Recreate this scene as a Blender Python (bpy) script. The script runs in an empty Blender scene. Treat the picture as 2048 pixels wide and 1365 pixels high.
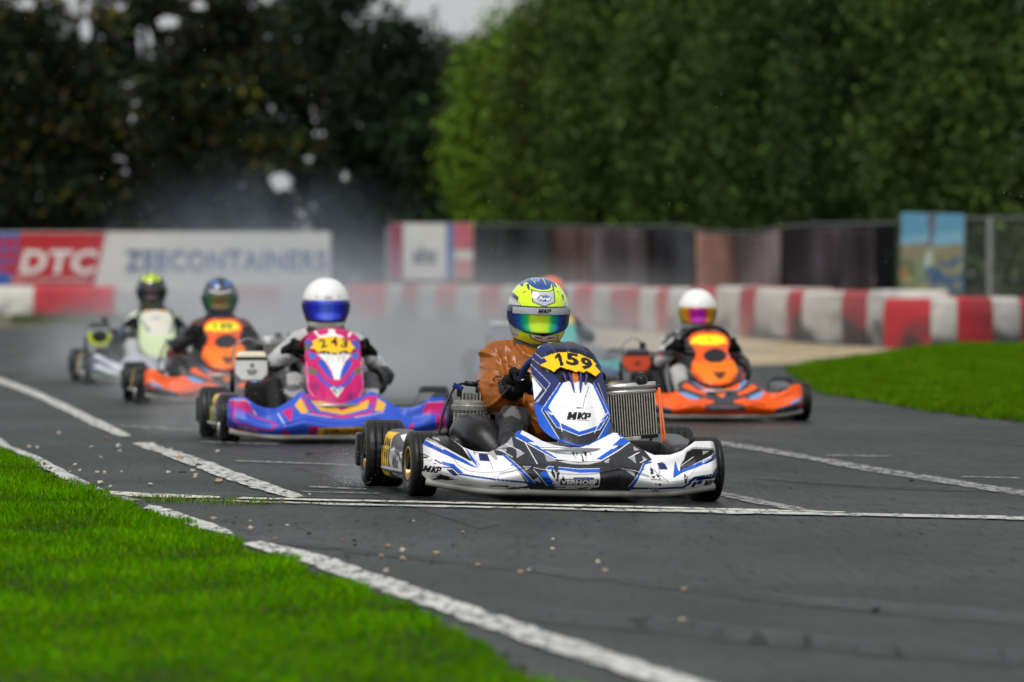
import bpy, bmesh, math, random
import numpy as np
from mathutils import Vector, Matrix, Euler, noise as mnoise
random.seed(7); rng = np.random.default_rng(7)
R = math.radians
SC = bpy.context.scene
COL = SC.collection

# ------------------------------------------------------------------ camera, sky, sun, exposure
CAM_H = 0.88
FPX = 11378.0           # focal length in photo pixels (200 mm lens on 36 mm, 2048 px)
HOR = 555.0             # photo row of the horizon
cam = bpy.data.cameras.new('camera'); camo = bpy.data.objects.new('camera', cam); COL.objects.link(camo)
camo.location = (0, 0, CAM_H)
camo.rotation_euler = (R(90) - math.atan((682.5 - HOR) / FPX), 0, 0)
cam.lens = 200; cam.sensor_width = 36; cam.clip_start = 0.5; cam.clip_end = 3000
cam.dof.use_dof = True; cam.dof.focus_distance = 22.3; cam.dof.aperture_fstop = 4.0
SC.camera = camo

SUN_EL, SUN_ROT = R(55), R(200)
world = bpy.data.worlds.new('World'); SC.world = world; world.use_nodes = True
wn, wl = world.node_tree.nodes, world.node_tree.links
wn.clear()
sky = wn.new('ShaderNodeTexSky'); sky.sky_type = 'NISHITA'; sky.sun_disc = False
sky.sun_elevation = SUN_EL; sky.sun_rotation = SUN_ROT; sky.air_density = 1.0; sky.dust_density = 4.0; sky.ozone_density = 1.0
hs = wn.new('ShaderNodeHueSaturation'); hs.inputs['Saturation'].default_value = 0.12; hs.inputs['Value'].default_value = 1.0
# an even grey cloud deck: the sky colour is mixed most of the way to one flat grey
mx = wn.new('ShaderNodeMixRGB'); mx.inputs['Fac'].default_value = 0.6; mx.inputs['Color2'].default_value = (6.2, 6.4, 6.6, 1)
bg = wn.new('ShaderNodeBackground'); bg.inputs['Strength'].default_value = 0.086
wo = wn.new('ShaderNodeOutputWorld')
wl.new(sky.outputs[0], hs.inputs['Color']); wl.new(hs.outputs[0], mx.inputs['Color1']); wl.new(mx.outputs[0], bg.inputs['Color']); wl.new(bg.outputs[0], wo.inputs['Surface'])
sun = bpy.data.lights.new('sun', 'SUN'); sun.energy = 1.5; sun.angle = R(25); sun.color = (1.0, 0.97, 0.93)
suno = bpy.data.objects.new('sun', sun); COL.objects.link(suno)
# light travels from up behind the camera's left shoulder towards the karts
sd = Vector((math.sin(R(25)) * math.cos(SUN_EL), math.cos(R(25)) * math.cos(SUN_EL), -math.sin(SUN_EL)))
suno.rotation_euler = sd.to_track_quat('-Z', 'Y').to_euler()
SC.view_settings.view_transform = 'Standard'; SC.view_settings.look = 'None'
SC.view_settings.exposure = 0.48; SC.view_settings.gamma = 1.0; SC.view_settings.use_curve_mapping = False
SC.render.engine = 'CYCLES'
SC.cycles.use_denoising = True
SC.cycles.use_adaptive_sampling = True; SC.cycles.adaptive_threshold = 0.015
SC.cycles.max_bounces = 8; SC.cycles.diffuse_bounces = 3; SC.cycles.glossy_bounces = 3; SC.cycles.transparent_max_bounces = 16
SC.cycles.volume_bounces = 1; SC.cycles.volume_step_rate = 3.0; SC.cycles.volume_max_steps = 64
SC.cycles.sample_clamp_indirect = 5.0

def zof(py): return FPX * CAM_H / (py - HOR)
def ss(a, b, t): t = max(0.0, min(1.0, (t - a) / (b - a))); return t * t * (3 - 2 * t)
def camber(x, y):
    """the asphalt falls slightly to the right round the start line"""
    return -.017 * max(-4, min(4, x)) * ss(15, 18.5, y) * (1 - ss(26, 30, y))
def gp(px, py, z=0.0):
    """ground point seen at a photo pixel"""
    y = FPX * (CAM_H - z) / (py - HOR); x = (px - 1024) * y / FPX
    for _ in range(8):
        y = FPX * (CAM_H - z - camber(x, y)) / (py - HOR); x = (px - 1024) * y / FPX
    return (x, y)
def drape(o):
    V = np.empty(len(o.data.vertices) * 3, dtype=np.float32); o.data.vertices.foreach_get('co', V); V = V.reshape(-1, 3)
    V[:, 2] += [camber(a, b) if 14 < b < 31 else 0 for a, b in V[:, :2]]
    o.data.vertices.foreach_set('co', V.ravel()); o.data.update(); return o
def at(px, py, y):
    return ((px - 1024) * y / FPX, y, CAM_H - (py - HOR) * y / FPX)

# ------------------------------------------------------------------ materials
def lin(r, g, b):
    f = lambda c: (c / 255 / 12.92) if c / 255 <= 0.04045 else ((c / 255 + 0.055) / 1.055) ** 2.4
    return (f(r), f(g), f(b))
def mat(name, col=(.5, .5, .5), rough=.5, metal=0., coat=0., attr=False, bump=0., bscale=60., nvar=0., nscale=8., spec=.5, trans=0., wet=None, emit=None):
    m = bpy.data.materials.new(name); m.use_nodes = True
    n, l = m.node_tree.nodes, m.node_tree.links
    b = n['Principled BSDF']
    b.inputs['Roughness'].default_value = rough; b.inputs['Metallic'].default_value = metal
    b.inputs['Coat Weight'].default_value = coat; b.inputs['Coat Roughness'].default_value = .08
    b.inputs['Specular IOR Level'].default_value = spec
    tc = n.new('ShaderNodeTexCoord')
    if attr:
        a = n.new('ShaderNodeAttribute'); a.attribute_name = 'paint'; out = a.outputs['Color']
    else:
        rgb = n.new('ShaderNodeRGB'); rgb.outputs[0].default_value = (*col, 1); out = rgb.outputs[0]
    nz = n.new('ShaderNodeTexNoise'); nz.inputs['Scale'].default_value = nscale; nz.inputs['Detail'].default_value = 5
    l.new(tc.outputs['Object'], nz.inputs['Vector'])
    if nvar:
        mr = n.new('ShaderNodeMapRange'); mr.inputs['To Min'].default_value = 1 - nvar; mr.inputs['To Max'].default_value = 1 + nvar
        mr.inputs['From Min'].default_value = .25; mr.inputs['From Max'].default_value = .75
        l.new(nz.outputs['Fac'], mr.inputs['Value'])
        mm = n.new('ShaderNodeVectorMath'); mm.operation = 'SCALE'
        l.new(out, mm.inputs[0]); l.new(mr.outputs[0], mm.inputs['Scale']); out = mm.outputs[0]
    l.new(out, b.inputs['Base Color'])
    if bump:
        n2 = n.new('ShaderNodeTexNoise'); n2.inputs['Scale'].default_value = bscale; n2.inputs['Detail'].default_value = 6
        l.new(tc.outputs['Object'], n2.inputs['Vector'])
        bp = n.new('ShaderNodeBump'); bp.inputs['Strength'].default_value = 1.0; bp.inputs['Distance'].default_value = bump
        l.new(n2.outputs['Fac'], bp.inputs['Height']); l.new(bp.outputs[0], b.inputs['Normal'])
    rr = n.new('ShaderNodeMapRange'); rr.inputs['To Min'].default_value = max(0.02, rough * .75); rr.inputs['To Max'].default_value = min(1, rough * 1.25)
    l.new(nz.outputs['Fac'], rr.inputs['Value']); l.new(rr.outputs[0], b.inputs['Roughness'])
    if trans:
        t = n.new('ShaderNodeBsdfTranslucent'); l.new(out, t.inputs['Color'])
        ms = n.new('ShaderNodeMixShader'); ms.inputs[0].default_value = trans
        l.new(b.outputs[0], ms.inputs[1]); l.new(t.outputs[0], ms.inputs[2]); l.new(ms.outputs[0], n['Material Output'].inputs['Surface'])
    return m

# ------------------------------------------------------------------ objects and tags
def tag(o, label=None, cat=None, group=None, kind=None):
    if label: o['label'] = label
    if cat: o['category'] = cat
    if group: o['group'] = group
    if kind: o['kind'] = kind
    return o
def empty(name, loc=(0, 0, 0), rz=0, scale=1, parent=None):
    o = bpy.data.objects.new(name, None); COL.objects.link(o); o.location = loc; o.rotation_euler = (0, 0, rz)
    o.scale = (scale,) * 3; o.empty_display_size = .2
    if parent: o.parent = parent
    return o
def npmesh(name, V, F, m, parent=None, smooth=False, cols=None, mats=None, midx=None):
    """V (N,3); F (M,k) int array or list of lists"""
    me = bpy.data.meshes.new(name)
    V = np.asarray(V, dtype=np.float32)
    if isinstance(F, np.ndarray):
        k = F.shape[1]
        me.vertices.add(len(V)); me.vertices.foreach_set('co', V.ravel())
        me.loops.add(F.size); me.loops.foreach_set('vertex_index', F.astype(np.int32).ravel())
        me.polygons.add(len(F)); me.polygons.foreach_set('loop_start', np.arange(0, F.size, k, dtype=np.int32))
        me.update(calc_edges=True); me.validate()
    else:
        me.from_pydata([tuple(map(float, v)) for v in V], [], F); me.update()
    for mm in (mats or [m]): me.materials.append(mm)
    if midx is not None: me.polygons.foreach_set('material_index', np.asarray(midx, dtype=np.int32))
    if smooth: me.polygons.foreach_set('use_smooth', np.ones(len(me.polygons), dtype=bool))
    if cols is not None:
        a = me.color_attributes.new('paint', 'FLOAT_COLOR', 'POINT')
        c = np.ones((len(V), 4), dtype=np.float32); c[:, :3] = cols
        a.data.foreach_set('color', c.ravel())
    o = bpy.data.objects.new(name, me); COL.objects.link(o)
    if parent: o.parent = parent
    return o

class MB:
    def __init__(s): s.v = []; s.f = []
    def add(s, V, F):
        o = len(s.v); s.v += [tuple(v) for v in V]; s.f += [[i + o for i in f] for f in F]; return s
    def box(s, c, d, bev=0, rot=None, taper=1.0):
        bm = bmesh.new(); bmesh.ops.create_cube(bm, size=1)
        for v in bm.verts:
            k = taper if v.co.z > 0 else 1
            v.co = Vector((v.co.x * d[0] * k, v.co.y * d[1] * k, v.co.z * d[2]))
        if bev: bmesh.ops.bevel(bm, geom=bm.edges[:], offset=bev, segments=2, profile=.6, affect='EDGES')
        M = (rot.to_matrix() if rot is not None else Matrix.Identity(3))
        bm.verts.index_update()
        s.add([M @ v.co + Vector(c) for v in bm.verts], [[v.index for v in f.verts] for f in bm.faces]); bm.free(); return s
    def tube(s, pts, r, seg=8, caps=True, smoothn=0, closed=False):
        P = [Vector(p) for p in pts]
        if smoothn:
            Q = []
            n = len(P)
            for i in range(n - 1 if not closed else n):
                p0 = P[max(i - 1, 0)] if not closed else P[i - 1]; p1 = P[i]; p2 = P[(i + 1) % n]; p3 = P[min(i + 2, n - 1)] if not closed else P[(i + 2) % n]
                for k in range(smoothn):
                    t = k / smoothn
                    Q.append(.5 * ((2 * p1) + (-p0 + p2) * t + (2 * p0 - 5 * p1 + 4 * p2 - p3) * t * t + (-p0 + 3 * p1 - 3 * p2 + p3) * t ** 3))
            if not closed: Q.append(P[-1])
            if not isinstance(r, (int, float)):
                rr = []
                for i in range(len(r) - 1):
                    rr += [r[i] + (r[i + 1] - r[i]) * k / smoothn for k in range(smoothn)]
                rr.append(r[-1]); r = rr
            P = Q
        n = len(P); R_ = [r] * n if isinstance(r, (int, float)) else list(r)
        V, F = [], []
        up = None
        for i, p in enumerate(P):
            if closed: t = (P[(i + 1) % n] - P[i - 1])
            else: t = (P[min(i + 1, n - 1)] - P[max(i - 1, 0)])
            t.normalize()
            if up is None:
                up = Vector((0, 0, 1)) if abs(t.z) < .9 else Vector((1, 0, 0))
            a = t.cross(up); a = a.normalized() if a.length > 1e-5 else Vector((1, 0, 0)); b = a.cross(t).normalized(); up = b
            for k in range(seg):
                an = 2 * math.pi * k / seg
                V.append(p + (a * math.cos(an) + b * math.sin(an)) * R_[i])
        rng_ = n if closed else n - 1
        for i in range(rng_):
            for k in range(seg):
                F.append([i * seg + k, i * seg + (k + 1) % seg, ((i + 1) % n) * seg + (k + 1) % seg, ((i + 1) % n) * seg + k])
        if caps and not closed:
            F.append(list(range(seg))[::-1]); F.append([(n - 1) * seg + k for k in range(seg)])
        return s.add(V, F)
    def lathe(s, prof, seg=32, axis='x', c=(0, 0, 0), mod=None, caps=False):
        V, F = [], []
        for k in range(seg):
            a = 2 * math.pi * k / seg
            for j, (h, r) in enumerate(prof):
                rr = r * (mod(k, j) if mod else 1)
                p = {'x': (h, rr * math.cos(a), rr * math.sin(a)), 'y': (rr * math.cos(a), h, rr * math.sin(a)), 'z': (rr * math.cos(a), rr * math.sin(a), h)}[axis]
                V.append((p[0] + c[0], p[1] + c[1], p[2] + c[2]))
        m = len(prof)
        for k in range(seg):
            for j in range(m - 1):
                F.append([k * m + j, ((k + 1) % seg) * m + j, ((k + 1) % seg) * m + j + 1, k * m + j + 1])
        if caps:
            F.append([k * m for k in range(seg)][::-1]); F.append([k * m + m - 1 for k in range(seg)])
        return s.add(V, F)
    def ell(s, c, r, seg=16, rings=10):
        V, F = [], []
        for i in range(rings + 1):
            th = math.pi * i / rings
            for k in range(seg):
                ph = 2 * math.pi * k / seg
                V.append((c[0] + r[0] * math.sin(th) * math.cos(ph), c[1] + r[1] * math.sin(th) * math.sin(ph), c[2] + r[2] * math.cos(th)))
        for i in range(rings):
            for k in range(seg):
                F.append([i * seg + k, (i + 1) * seg + k, (i + 1) * seg + (k + 1) % seg, i * seg + (k + 1) % seg])
        return s.add(V, F)
    def capsule(s, a, b, ra, rb, seg=14):
        a, b = Vector(a), Vector(b)
        s.tube([a, b], [ra, rb], seg=seg); s.ell(a, (ra,) * 3, seg, 10); s.ell(b, (rb,) * 3, seg, 10); return s
    def build(s, name, m, parent=None, smooth=False, cols=None, **k):
        bm = None
        o = npmesh(name, s.v, s.f, m, parent, smooth, cols, **k)
        return o

def fixn(o):
    bm = bmesh.new(); bm.from_mesh(o.data); bmesh.ops.remove_doubles(bm, verts=bm.verts, dist=1e-5); bmesh.ops.recalc_face_normals(bm, faces=bm.faces); bm.to_mesh(o.data); bm.free(); return o
def bake(o, mods):
    """apply modifiers given as (type, {settings}) and keep one plain mesh"""
    for t, kw in mods:
        md = o.modifiers.new(t.lower(), t)
        for k, v in kw.items(): setattr(md, k, v)
    dg = bpy.context.evaluated_depsgraph_get(); dg.update()
    me = bpy.data.meshes.new_from_object(o.evaluated_get(dg))
    ms = [m for m in o.data.materials]
    old = o.data; o.modifiers.clear(); me.name = old.name; o.data = me
    if not me.materials:
        for m in ms: me.materials.append(m)
    bpy.data.meshes.remove(old)
    return o
def co(o):
    a = np.empty(len(o.data.vertices) * 3, dtype=np.float32); o.data.vertices.foreach_get('co', a); return a.reshape(-1, 3).astype(float)
def vn(o):
    return np.array([v.normal[:] for v in o.data.vertices])
def setco(o, V): o.data.vertices.foreach_set('co', np.asarray(V, dtype=np.float32).ravel()); o.data.update()
def setcols(o, C):
    a = o.data.color_attributes.get('paint') or o.data.color_attributes.new('paint', 'FLOAT_COLOR', 'POINT')
    c = np.ones((len(o.data.vertices), 4), dtype=np.float32); c[:, :3] = C; a.data.foreach_set('color', c.ravel())
def smooth(o): o.data.polygons.foreach_set('use_smooth', np.ones(len(o.data.polygons), dtype=bool))

# ------------------------------------------------------------------ lettering and paint (colour attributes worked out on dense meshes)
_tc = {}
def glyphs(txt, bold=0.0, space=1.0):
    key = (txt, bold, space)
    if key in _tc: return _tc[key]
    cu = bpy.data.curves.new('t', 'FONT'); cu.body = txt; cu.size = 1; cu.offset = bold; cu.space_character = space; cu.resolution_u = 3
    o = bpy.data.objects.new('t', cu); COL.objects.link(o)
    dg = bpy.context.evaluated_depsgraph_get(); dg.update()
    me = bpy.data.meshes.new_from_object(o.evaluated_get(dg)); me.calc_loop_triangles()
    V = np.array([v.co[:2] for v in me.vertices]); T = np.array([t.vertices[:] for t in me.loop_triangles])
    bpy.data.objects.remove(o); bpy.data.curves.remove(cu); bpy.data.meshes.remove(me)
    mn, mxx = V.min(0), V.max(0); V = (V - (mn + mxx) / 2) / (mxx - mn)
    _tc[key] = (V, T); return V, T
def pip(P, poly):
    poly = np.asarray(poly, float); x, y = P[:, 0], P[:, 1]
    mn, mxx = poly.min(0), poly.max(0)
    idx = np.nonzero((x >= mn[0]) & (x <= mxx[0]) & (y >= mn[1]) & (y <= mxx[1]))[0]
    ins = np.zeros(len(P), bool)
    if len(idx) == 0: return ins
    X, Y = x[idx], y[idx]; r = np.zeros(len(idx), bool); n = len(poly); j = n - 1
    for i in range(n):
        xi, yi = poly[i]; xj, yj = poly[j]
        if yi != yj:
            c = ((yi > Y) != (yj > Y)) & (X < (xj - xi) * (Y - yi) / (yj - yi) + xi); r ^= c
        j = i
    ins[idx] = r; return ins
class Paint:
    """layers in a flat local frame; T maps traced sheet coordinates into that frame"""
    def __init__(s, base, T=lambda u, v: (u, v), noise_amt=0.0):
        s.base = base; s.T = T; s.L = []
    def m(s, pts, T=None): T = T or s.T; return [T(*p) for p in pts]
    def poly(s, pts, col, T=None): s.L.append(('p', s.m(pts, T), col)); return s
    def stroke(s, pts, w, col, T=None):
        P = np.array(s.m(pts, T)); s.L.append(('s', P, w / 2, col)); return s
    def oval(s, c, r, col, T=None, n=24):
        return s.poly([(c[0] + r[0] * math.cos(2 * math.pi * k / n), c[1] + r[1] * math.sin(2 * math.pi * k / n)) for k in range(n)], col, T)
    def text(s, txt, c, w, h, col, rot=0, shear=0, bold=.03, T=None, space=1.0, flip=False):
        s.L.append(('t', txt, s.m([c], T)[0], w, h, col, rot, shear, bold, space, flip)); return s
    def scuff(s, pts, col, scale=60, thr=.0, stretch=(1, 1), T=None):
        s.L.append(('n', s.m(pts, T), col, scale, thr, stretch)); return s
    def mirror(s, x0=0.0):
        """mirror the last layer about x0 in the local frame"""
        l = s.L[-1]
        if l[0] == 'p': s.L.append(('p', [(2 * x0 - a, b) for a, b in l[1]], l[2]))
        elif l[0] == 's': q = l[1].copy(); q[:, 0] = 2 * x0 - q[:, 0]; s.L.append(('s', q, l[2], l[3]))
        return s
    def eval(s, P):
        P = np.asarray(P, float)[:, :2]; C = np.tile(np.array(s.base, float), (len(P), 1))
        for l in s.L:
            if l[0] == 'p': C[pip(P, l[1])] = l[2]
            elif l[0] == 's':
                A = l[1]; d = np.full(len(P), 1e9)
                for i in range(len(A) - 1):
                    a, b = A[i], A[i + 1]; ab = b - a; t = np.clip(((P - a) @ ab) / (ab @ ab + 1e-12), 0, 1)
                    d = np.minimum(d, np.linalg.norm(P - a - t[:, None] * ab, axis=1))
                C[d < l[2]] = l[3]
            elif l[0] == 't':
                _, txt, c, w, h, col, rot, shear, bold, space, flip = l
                V, T = glyphs(txt, bold, space); V = V * (w, h); V = np.c_[V[:, 0] + shear * V[:, 1], V[:, 1]]
                if flip: V = V * (-1, 1)
                cr, sr = math.cos(rot), math.sin(rot); V = np.c_[V[:, 0] * cr - V[:, 1] * sr, V[:, 0] * sr + V[:, 1] * cr] + c
                near = np.nonzero((np.abs(P[:, 0] - c[0]) < w) & (np.abs(P[:, 1] - c[1]) < w + h))[0]
                if len(near) == 0: continue
                Q = P[near]; hit = np.zeros(len(near), bool)
                for t in T: hit |= pip(Q, V[t])
                C[near[hit]] = col
            elif l[0] == 'n':
                m = np.nonzero(pip(P, l[1]))[0]; sc, thr, st = l[3], l[4], l[5]
                for i in m:
                    v = mnoise.fractal(Vector((P[i, 0] * sc * st[0], P[i, 1] * sc * st[1], 3.3)), 1.0, 2.0, 4)
                    if v > thr: C[i] = l[2]
        return C

# ------------------------------------------------------------------ setting: ground sheets
def ground_material(name, c1, c2, rough, bump, scale=14, spec=.5, worn=None, streak=False, alpha=None):
    m = bpy.data.materials.new(name); m.use_nodes = True
    n, l = m.node_tree.nodes, m.node_tree.links; b = n['Principled BSDF']
    tc = n.new('ShaderNodeTexCoord')
    big = n.new('ShaderNodeTexNoise'); big.inputs['Scale'].default_value = .55; big.inputs['Detail'].default_value = 4
    mp = n.new('ShaderNodeMapping'); mp.inputs['Scale'].default_value = (1, .45, 1) if streak else (1, 1, 1); mp.inputs['Rotation'].default_value = (0, 0, R(8))
    l.new(tc.outputs['Object'], mp.inputs['Vector']); l.new(mp.outputs[0], big.inputs['Vector'])
    fine = n.new('ShaderNodeTexNoise'); fine.inputs['Scale'].default_value = scale * 6; fine.inputs['Detail'].default_value = 8; fine.inputs['Roughness'].default_value = .7
    l.new(tc.outputs['Object'], fine.inputs['Vector'])
    mid = n.new('ShaderNodeTexNoise'); mid.inputs['Scale'].default_value = 7; mid.inputs['Detail'].default_value = 7; mid.inputs['Roughness'].default_value = .75; l.new(mp.outputs[0], mid.inputs['Vector'])
    mix = n.new('ShaderNodeMixRGB'); mix.inputs['Color1'].default_value = (*c1, 1); mix.inputs['Color2'].default_value = (*c2, 1)
    add = n.new('ShaderNodeMath'); add.operation = 'ADD'; mul = n.new('ShaderNodeMath'); mul.operation = 'MULTIPLY'; mul.inputs[1].default_value = 1.3
    fm = n.new('ShaderNodeMixRGB'); fm.inputs[0].default_value = .6; l.new(fine.outputs['Fac'], fm.inputs[1]); l.new(mid.outputs['Fac'], fm.inputs[2]); l.new(fm.outputs[0], mul.inputs[0]); l.new(mul.outputs[0], add.inputs[0]); l.new(big.outputs['Fac'], add.inputs[1])
    mr = n.new('ShaderNodeMapRange'); mr.inputs['From Min'].default_value = .85; mr.inputs['From Max'].default_value = 1.45
    l.new(add.outputs[0], mr.inputs['Value']); l.new(mr.outputs[0], mix.inputs['Fac']); l.new(mix.outputs[0], b.inputs['Base Color'])
    if streak:
        b.inputs['Coat Weight'].default_value = .04; b.inputs['Coat Roughness'].default_value = .2
        m3 = n.new('ShaderNodeMapping'); m3.inputs['Scale'].default_value = (1, .07, 1); l.new(tc.outputs['Object'], m3.inputs['Vector'])
        g = n.new('ShaderNodeTexNoise'); g.inputs['Scale'].default_value = 34; g.inputs['Detail'].default_value = 7; g.inputs['Roughness'].default_value = .8; l.new(m3.outputs[0], g.inputs['Vector'])
        g2 = n.new('ShaderNodeTexNoise'); g2.inputs['Scale'].default_value = 1.6; g2.inputs['Detail'].default_value = 6; g2.inputs['Roughness'].default_value = .65; l.new(mp.outputs[0], g2.inputs['Vector'])
        gr = n.new('ShaderNodeMapRange'); gr.inputs['From Min'].default_value = .32; gr.inputs['From Max'].default_value = .68; gr.inputs['To Min'].default_value = .15; gr.inputs['To Max'].default_value = 2.5; l.new(g.outputs['Fac'], gr.inputs['Value'])
        gr2 = n.new('ShaderNodeMapRange'); gr2.inputs['From Min'].default_value = .3; gr2.inputs['From Max'].default_value = .7; gr2.inputs['To Min'].default_value = .6; gr2.inputs['To Max'].default_value = 1.45; l.new(g2.outputs['Fac'], gr2.inputs['Value'])
        pm = n.new('ShaderNodeMath'); pm.operation = 'MULTIPLY'; l.new(gr.outputs[0], pm.inputs[0]); l.new(gr2.outputs[0], pm.inputs[1])
        vm = n.new('ShaderNodeVectorMath'); vm.operation = 'SCALE'; l.new(mix.outputs[0], vm.inputs[0]); l.new(pm.outputs[0], vm.inputs['Scale']); l.new(vm.outputs[0], b.inputs['Base Color'])
        sg = n.new('ShaderNodeMapRange'); sg.inputs['From Min'].default_value = .38; sg.inputs['From Max'].default_value = .64; sg.inputs['To Min'].default_value = .34; sg.inputs['To Max'].default_value = .0; l.new(g.outputs['Fac'], sg.inputs['Value']); l.new(sg.outputs[0], b.inputs['Specular IOR Level'])
    rr = n.new('ShaderNodeMapRange'); rr.inputs['To Min'].default_value = rough[0]; rr.inputs['To Max'].default_value = rough[1]; rr.inputs['From Min'].default_value = .35; rr.inputs['From Max'].default_value = .65
    l.new(big.outputs['Fac'], rr.inputs['Value']); l.new(rr.outputs[0], b.inputs['Roughness'])
    b.inputs['Specular IOR Level'].default_value = spec
    vo = n.new('ShaderNodeTexVoronoi'); vo.inputs['Scale'].default_value = scale * 9; l.new(tc.outputs['Object'], vo.inputs['Vector'])
    bp = n.new('ShaderNodeBump'); bp.inputs['Distance'].default_value = bump; bp.inputs['Strength'].default_value = 1
    l.new(vo.outputs['Distance'], bp.inputs['Height']); l.new(bp.outputs[0], b.inputs['Normal'])
    if alpha is not None:
        an = n.new('ShaderNodeTexNoise'); an.inputs['Scale'].default_value = alpha[0]; an.inputs['Detail'].default_value = 8; an.inputs['Roughness'].default_value = .75
        am = n.new('ShaderNodeMapping'); am.inputs['Scale'].default_value = (1, .16, 1); l.new(tc.outputs['Object'], am.inputs['Vector']); l.new(am.outputs[0], an.inputs['Vector'])
        ar = n.new('ShaderNodeMapRange'); ar.inputs['From Min'].default_value = alpha[1]; ar.inputs['From Max'].default_value = alpha[2]; ar.inputs['To Max'].default_value = alpha[3] if len(alpha) > 3 else 1
        l.new(an.outputs['Fac'], ar.inputs['Value']); l.new(ar.outputs[0], b.inputs['Alpha'])
    return m
M_asph = ground_material('wet_asphalt', (.0065, .0092, .0080), (.027, .0340, .0300), (.40, .58), .010, 12, .20, streak=True)
M_line = ground_material('worn_white_paint', (.42, .42, .39), (.62, .62, .58), (.35, .5), .0008, 12, .3, alpha=(30, .36, .52))
M_linef = ground_material('faded_white_paint', (.26, .27, .26), (.4, .4, .38), (.4, .5), .0008, 12, .3, alpha=(26, .36, .58, .8))
M_liney = ground_material('cream_paint', (.52, .50, .38), (.68, .66, .52), (.35, .5), .0008, 12, .3, alpha=(26, .36, .50))
M_skid = ground_material('rubber_film', (.008, .009, .010), (.014, .015, .016), (.3, .45), .003, 12, .5, alpha=(3, .25, .75, .85))
M_soil = ground_material('turf_soil', (.018, .022, .008), (.045, .05, .018), (.8, .95), .02, 8, .2)
M_gravel = ground_material('gravel', (.10, .07, .035), (.62, .50, .32), (.8, .95), .04, .8, .2)

def sheet(name, pts, z, m, kind='structure', parent=None):
    bm = bmesh.new(); vs = [bm.verts.new((x, y, z)) for x, y in pts]; f = bm.faces.new(vs)
    if f.normal.z < 0: f.normal_flip()
    bm.normal_update()
    if f.normal.z < 0: bmesh.ops.reverse_faces(bm, faces=[f])
    bmesh.ops.triangulate(bm, faces=bm.faces[:])
    me = bpy.data.meshes.new(name); bm.to_mesh(me); bm.free(); me.materials.append(m)
    o = bpy.data.objects.new(name, me); COL.objects.link(o)
    if kind: o['kind'] = kind
    if parent: o.parent = parent
    return o
def strip(name, top, bot, z, m, n=24, jitter=0.0, parent=None):
    """band of ground between two photo-traced edges, given as lists of pixel points"""
    def rs(P):
        P = np.array([gp(*p) for p in P]); d = np.r_[0, np.cumsum(np.linalg.norm(np.diff(P, axis=0), axis=1))]; t = np.linspace(0, d[-1], n)
        return np.c_[np.interp(t, d, P[:, 0]), np.interp(t, d, P[:, 1])]
    A, B = rs(top), rs(bot)
    if jitter: A += rng.normal(0, jitter, A.shape); B += rng.normal(0, jitter, B.shape)
    V = np.r_[np.c_[A, np.full(n, z)], np.c_[B, np.full(n, z)]]
    F = [[i, i + 1, n + i + 1, n + i] for i in range(n - 1)]
    o = npmesh(name, V, F, m, parent)
    if o.data.polygons[0].normal.z < 0:
        o.data.flip_normals()
    o['kind'] = 'structure'; drape(o); return o

ground = sheet('ground', [(-600, -60), (600, -60), (600, 1500), (-600, 1500)], -.09, M_soil)
_xs = np.r_[-14, np.linspace(-4, 4, 33), 14]; _ys = np.r_[5, 12, np.linspace(15, 30, 61), 45, 60, 90, 131]
_V = [(x * (1 if y <= 60 else (1 + (y - 60) / 68 * (1.1 if x < 0 else 0))), y, 0) for y in _ys for x in _xs]; _n = len(_xs)
track = drape(npmesh('track', _V, np.array([[j * _n + i, j * _n + i + 1, (j + 1) * _n + i + 1, (j + 1) * _n + i] for j in range(len(_ys) - 1) for i in range(_n - 1)]), M_asph)); track['kind'] = 'structure'

# run-off gravel in front of the tyre wall and a thin muddy strip at the far left
sheet('gravel_trap', [gp(1050, 652), gp(1150, 655), gp(1300, 665), gp(1480, 676), gp(1620, 688), gp(1770, 697), gp(1870, 699), gp(1800, 706), gp(1700, 716), gp(1600, 728), gp(1480, 732), gp(1380, 728), gp(1240, 705), gp(1130, 676)], .004, M_gravel)
sheet('muddy_verge', [gp(-60, 628), gp(250, 633), gp(700, 640), gp(1100, 650), gp(1000, 653), gp(700, 646), gp(250, 648), gp(130, 655), gp(-60, 660)], .005, ground_material('mud', (.05, .055, .03), (.16, .14, .08), (.7, .9), .02, 3, .3))
# painted lines
strip('edge_line', [(-40, 862), (0, 878), (62, 910), (140, 950), (205, 982)], [(-40, 882), (0, 893), (62, 927), (105, 950), (160, 984)], .006, M_line, 30, .004)
strip('edge_line', [(150, 955), (215, 992), (262, 998), (280, 1003)], [(130, 968), (205, 1000), (240, 1004), (255, 1006)], .0065, M_linef, 20, .004)
strip('edge_line', [(300, 1013), (340, 1022), (400, 1042), (475, 1070)], [(286, 1018), (325, 1037), (395, 1060), (470, 1075)], .006, M_line, 26, .006)
strip('edge_line', [(520, 1086), (640, 1112), (860, 1188), (1100, 1270), (1400, 1366), (1640, 1440)], [(482, 1091), (604, 1128), (824, 1206), (1054, 1290), (1304, 1370), (1564, 1450)], .006, M_line, 60, .006)
strip('boundary_line', [(-60, 742), (0, 757), (60, 778), (130, 809), (200, 842), (262, 874)], [(-60, 752), (0, 769), (60, 791), (125, 822), (185, 853), (238, 876)], .006, M_line, 40, .006)
strip('boundary_line', [(300, 887), (400, 920), (480, 950), (560, 978), (612, 997)], [(265, 889), (360, 926), (440, 956), (520, 984), (580, 999)], .006, M_line, 40, .006)
strip('boundary_line', [(1440, 986), (1540, 1006), (1640, 1026), (1700, 1034)], [(1430, 992), (1500, 1008), (1600, 1027), (1660, 1035)], .006, M_linef, 30, .006)
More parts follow.
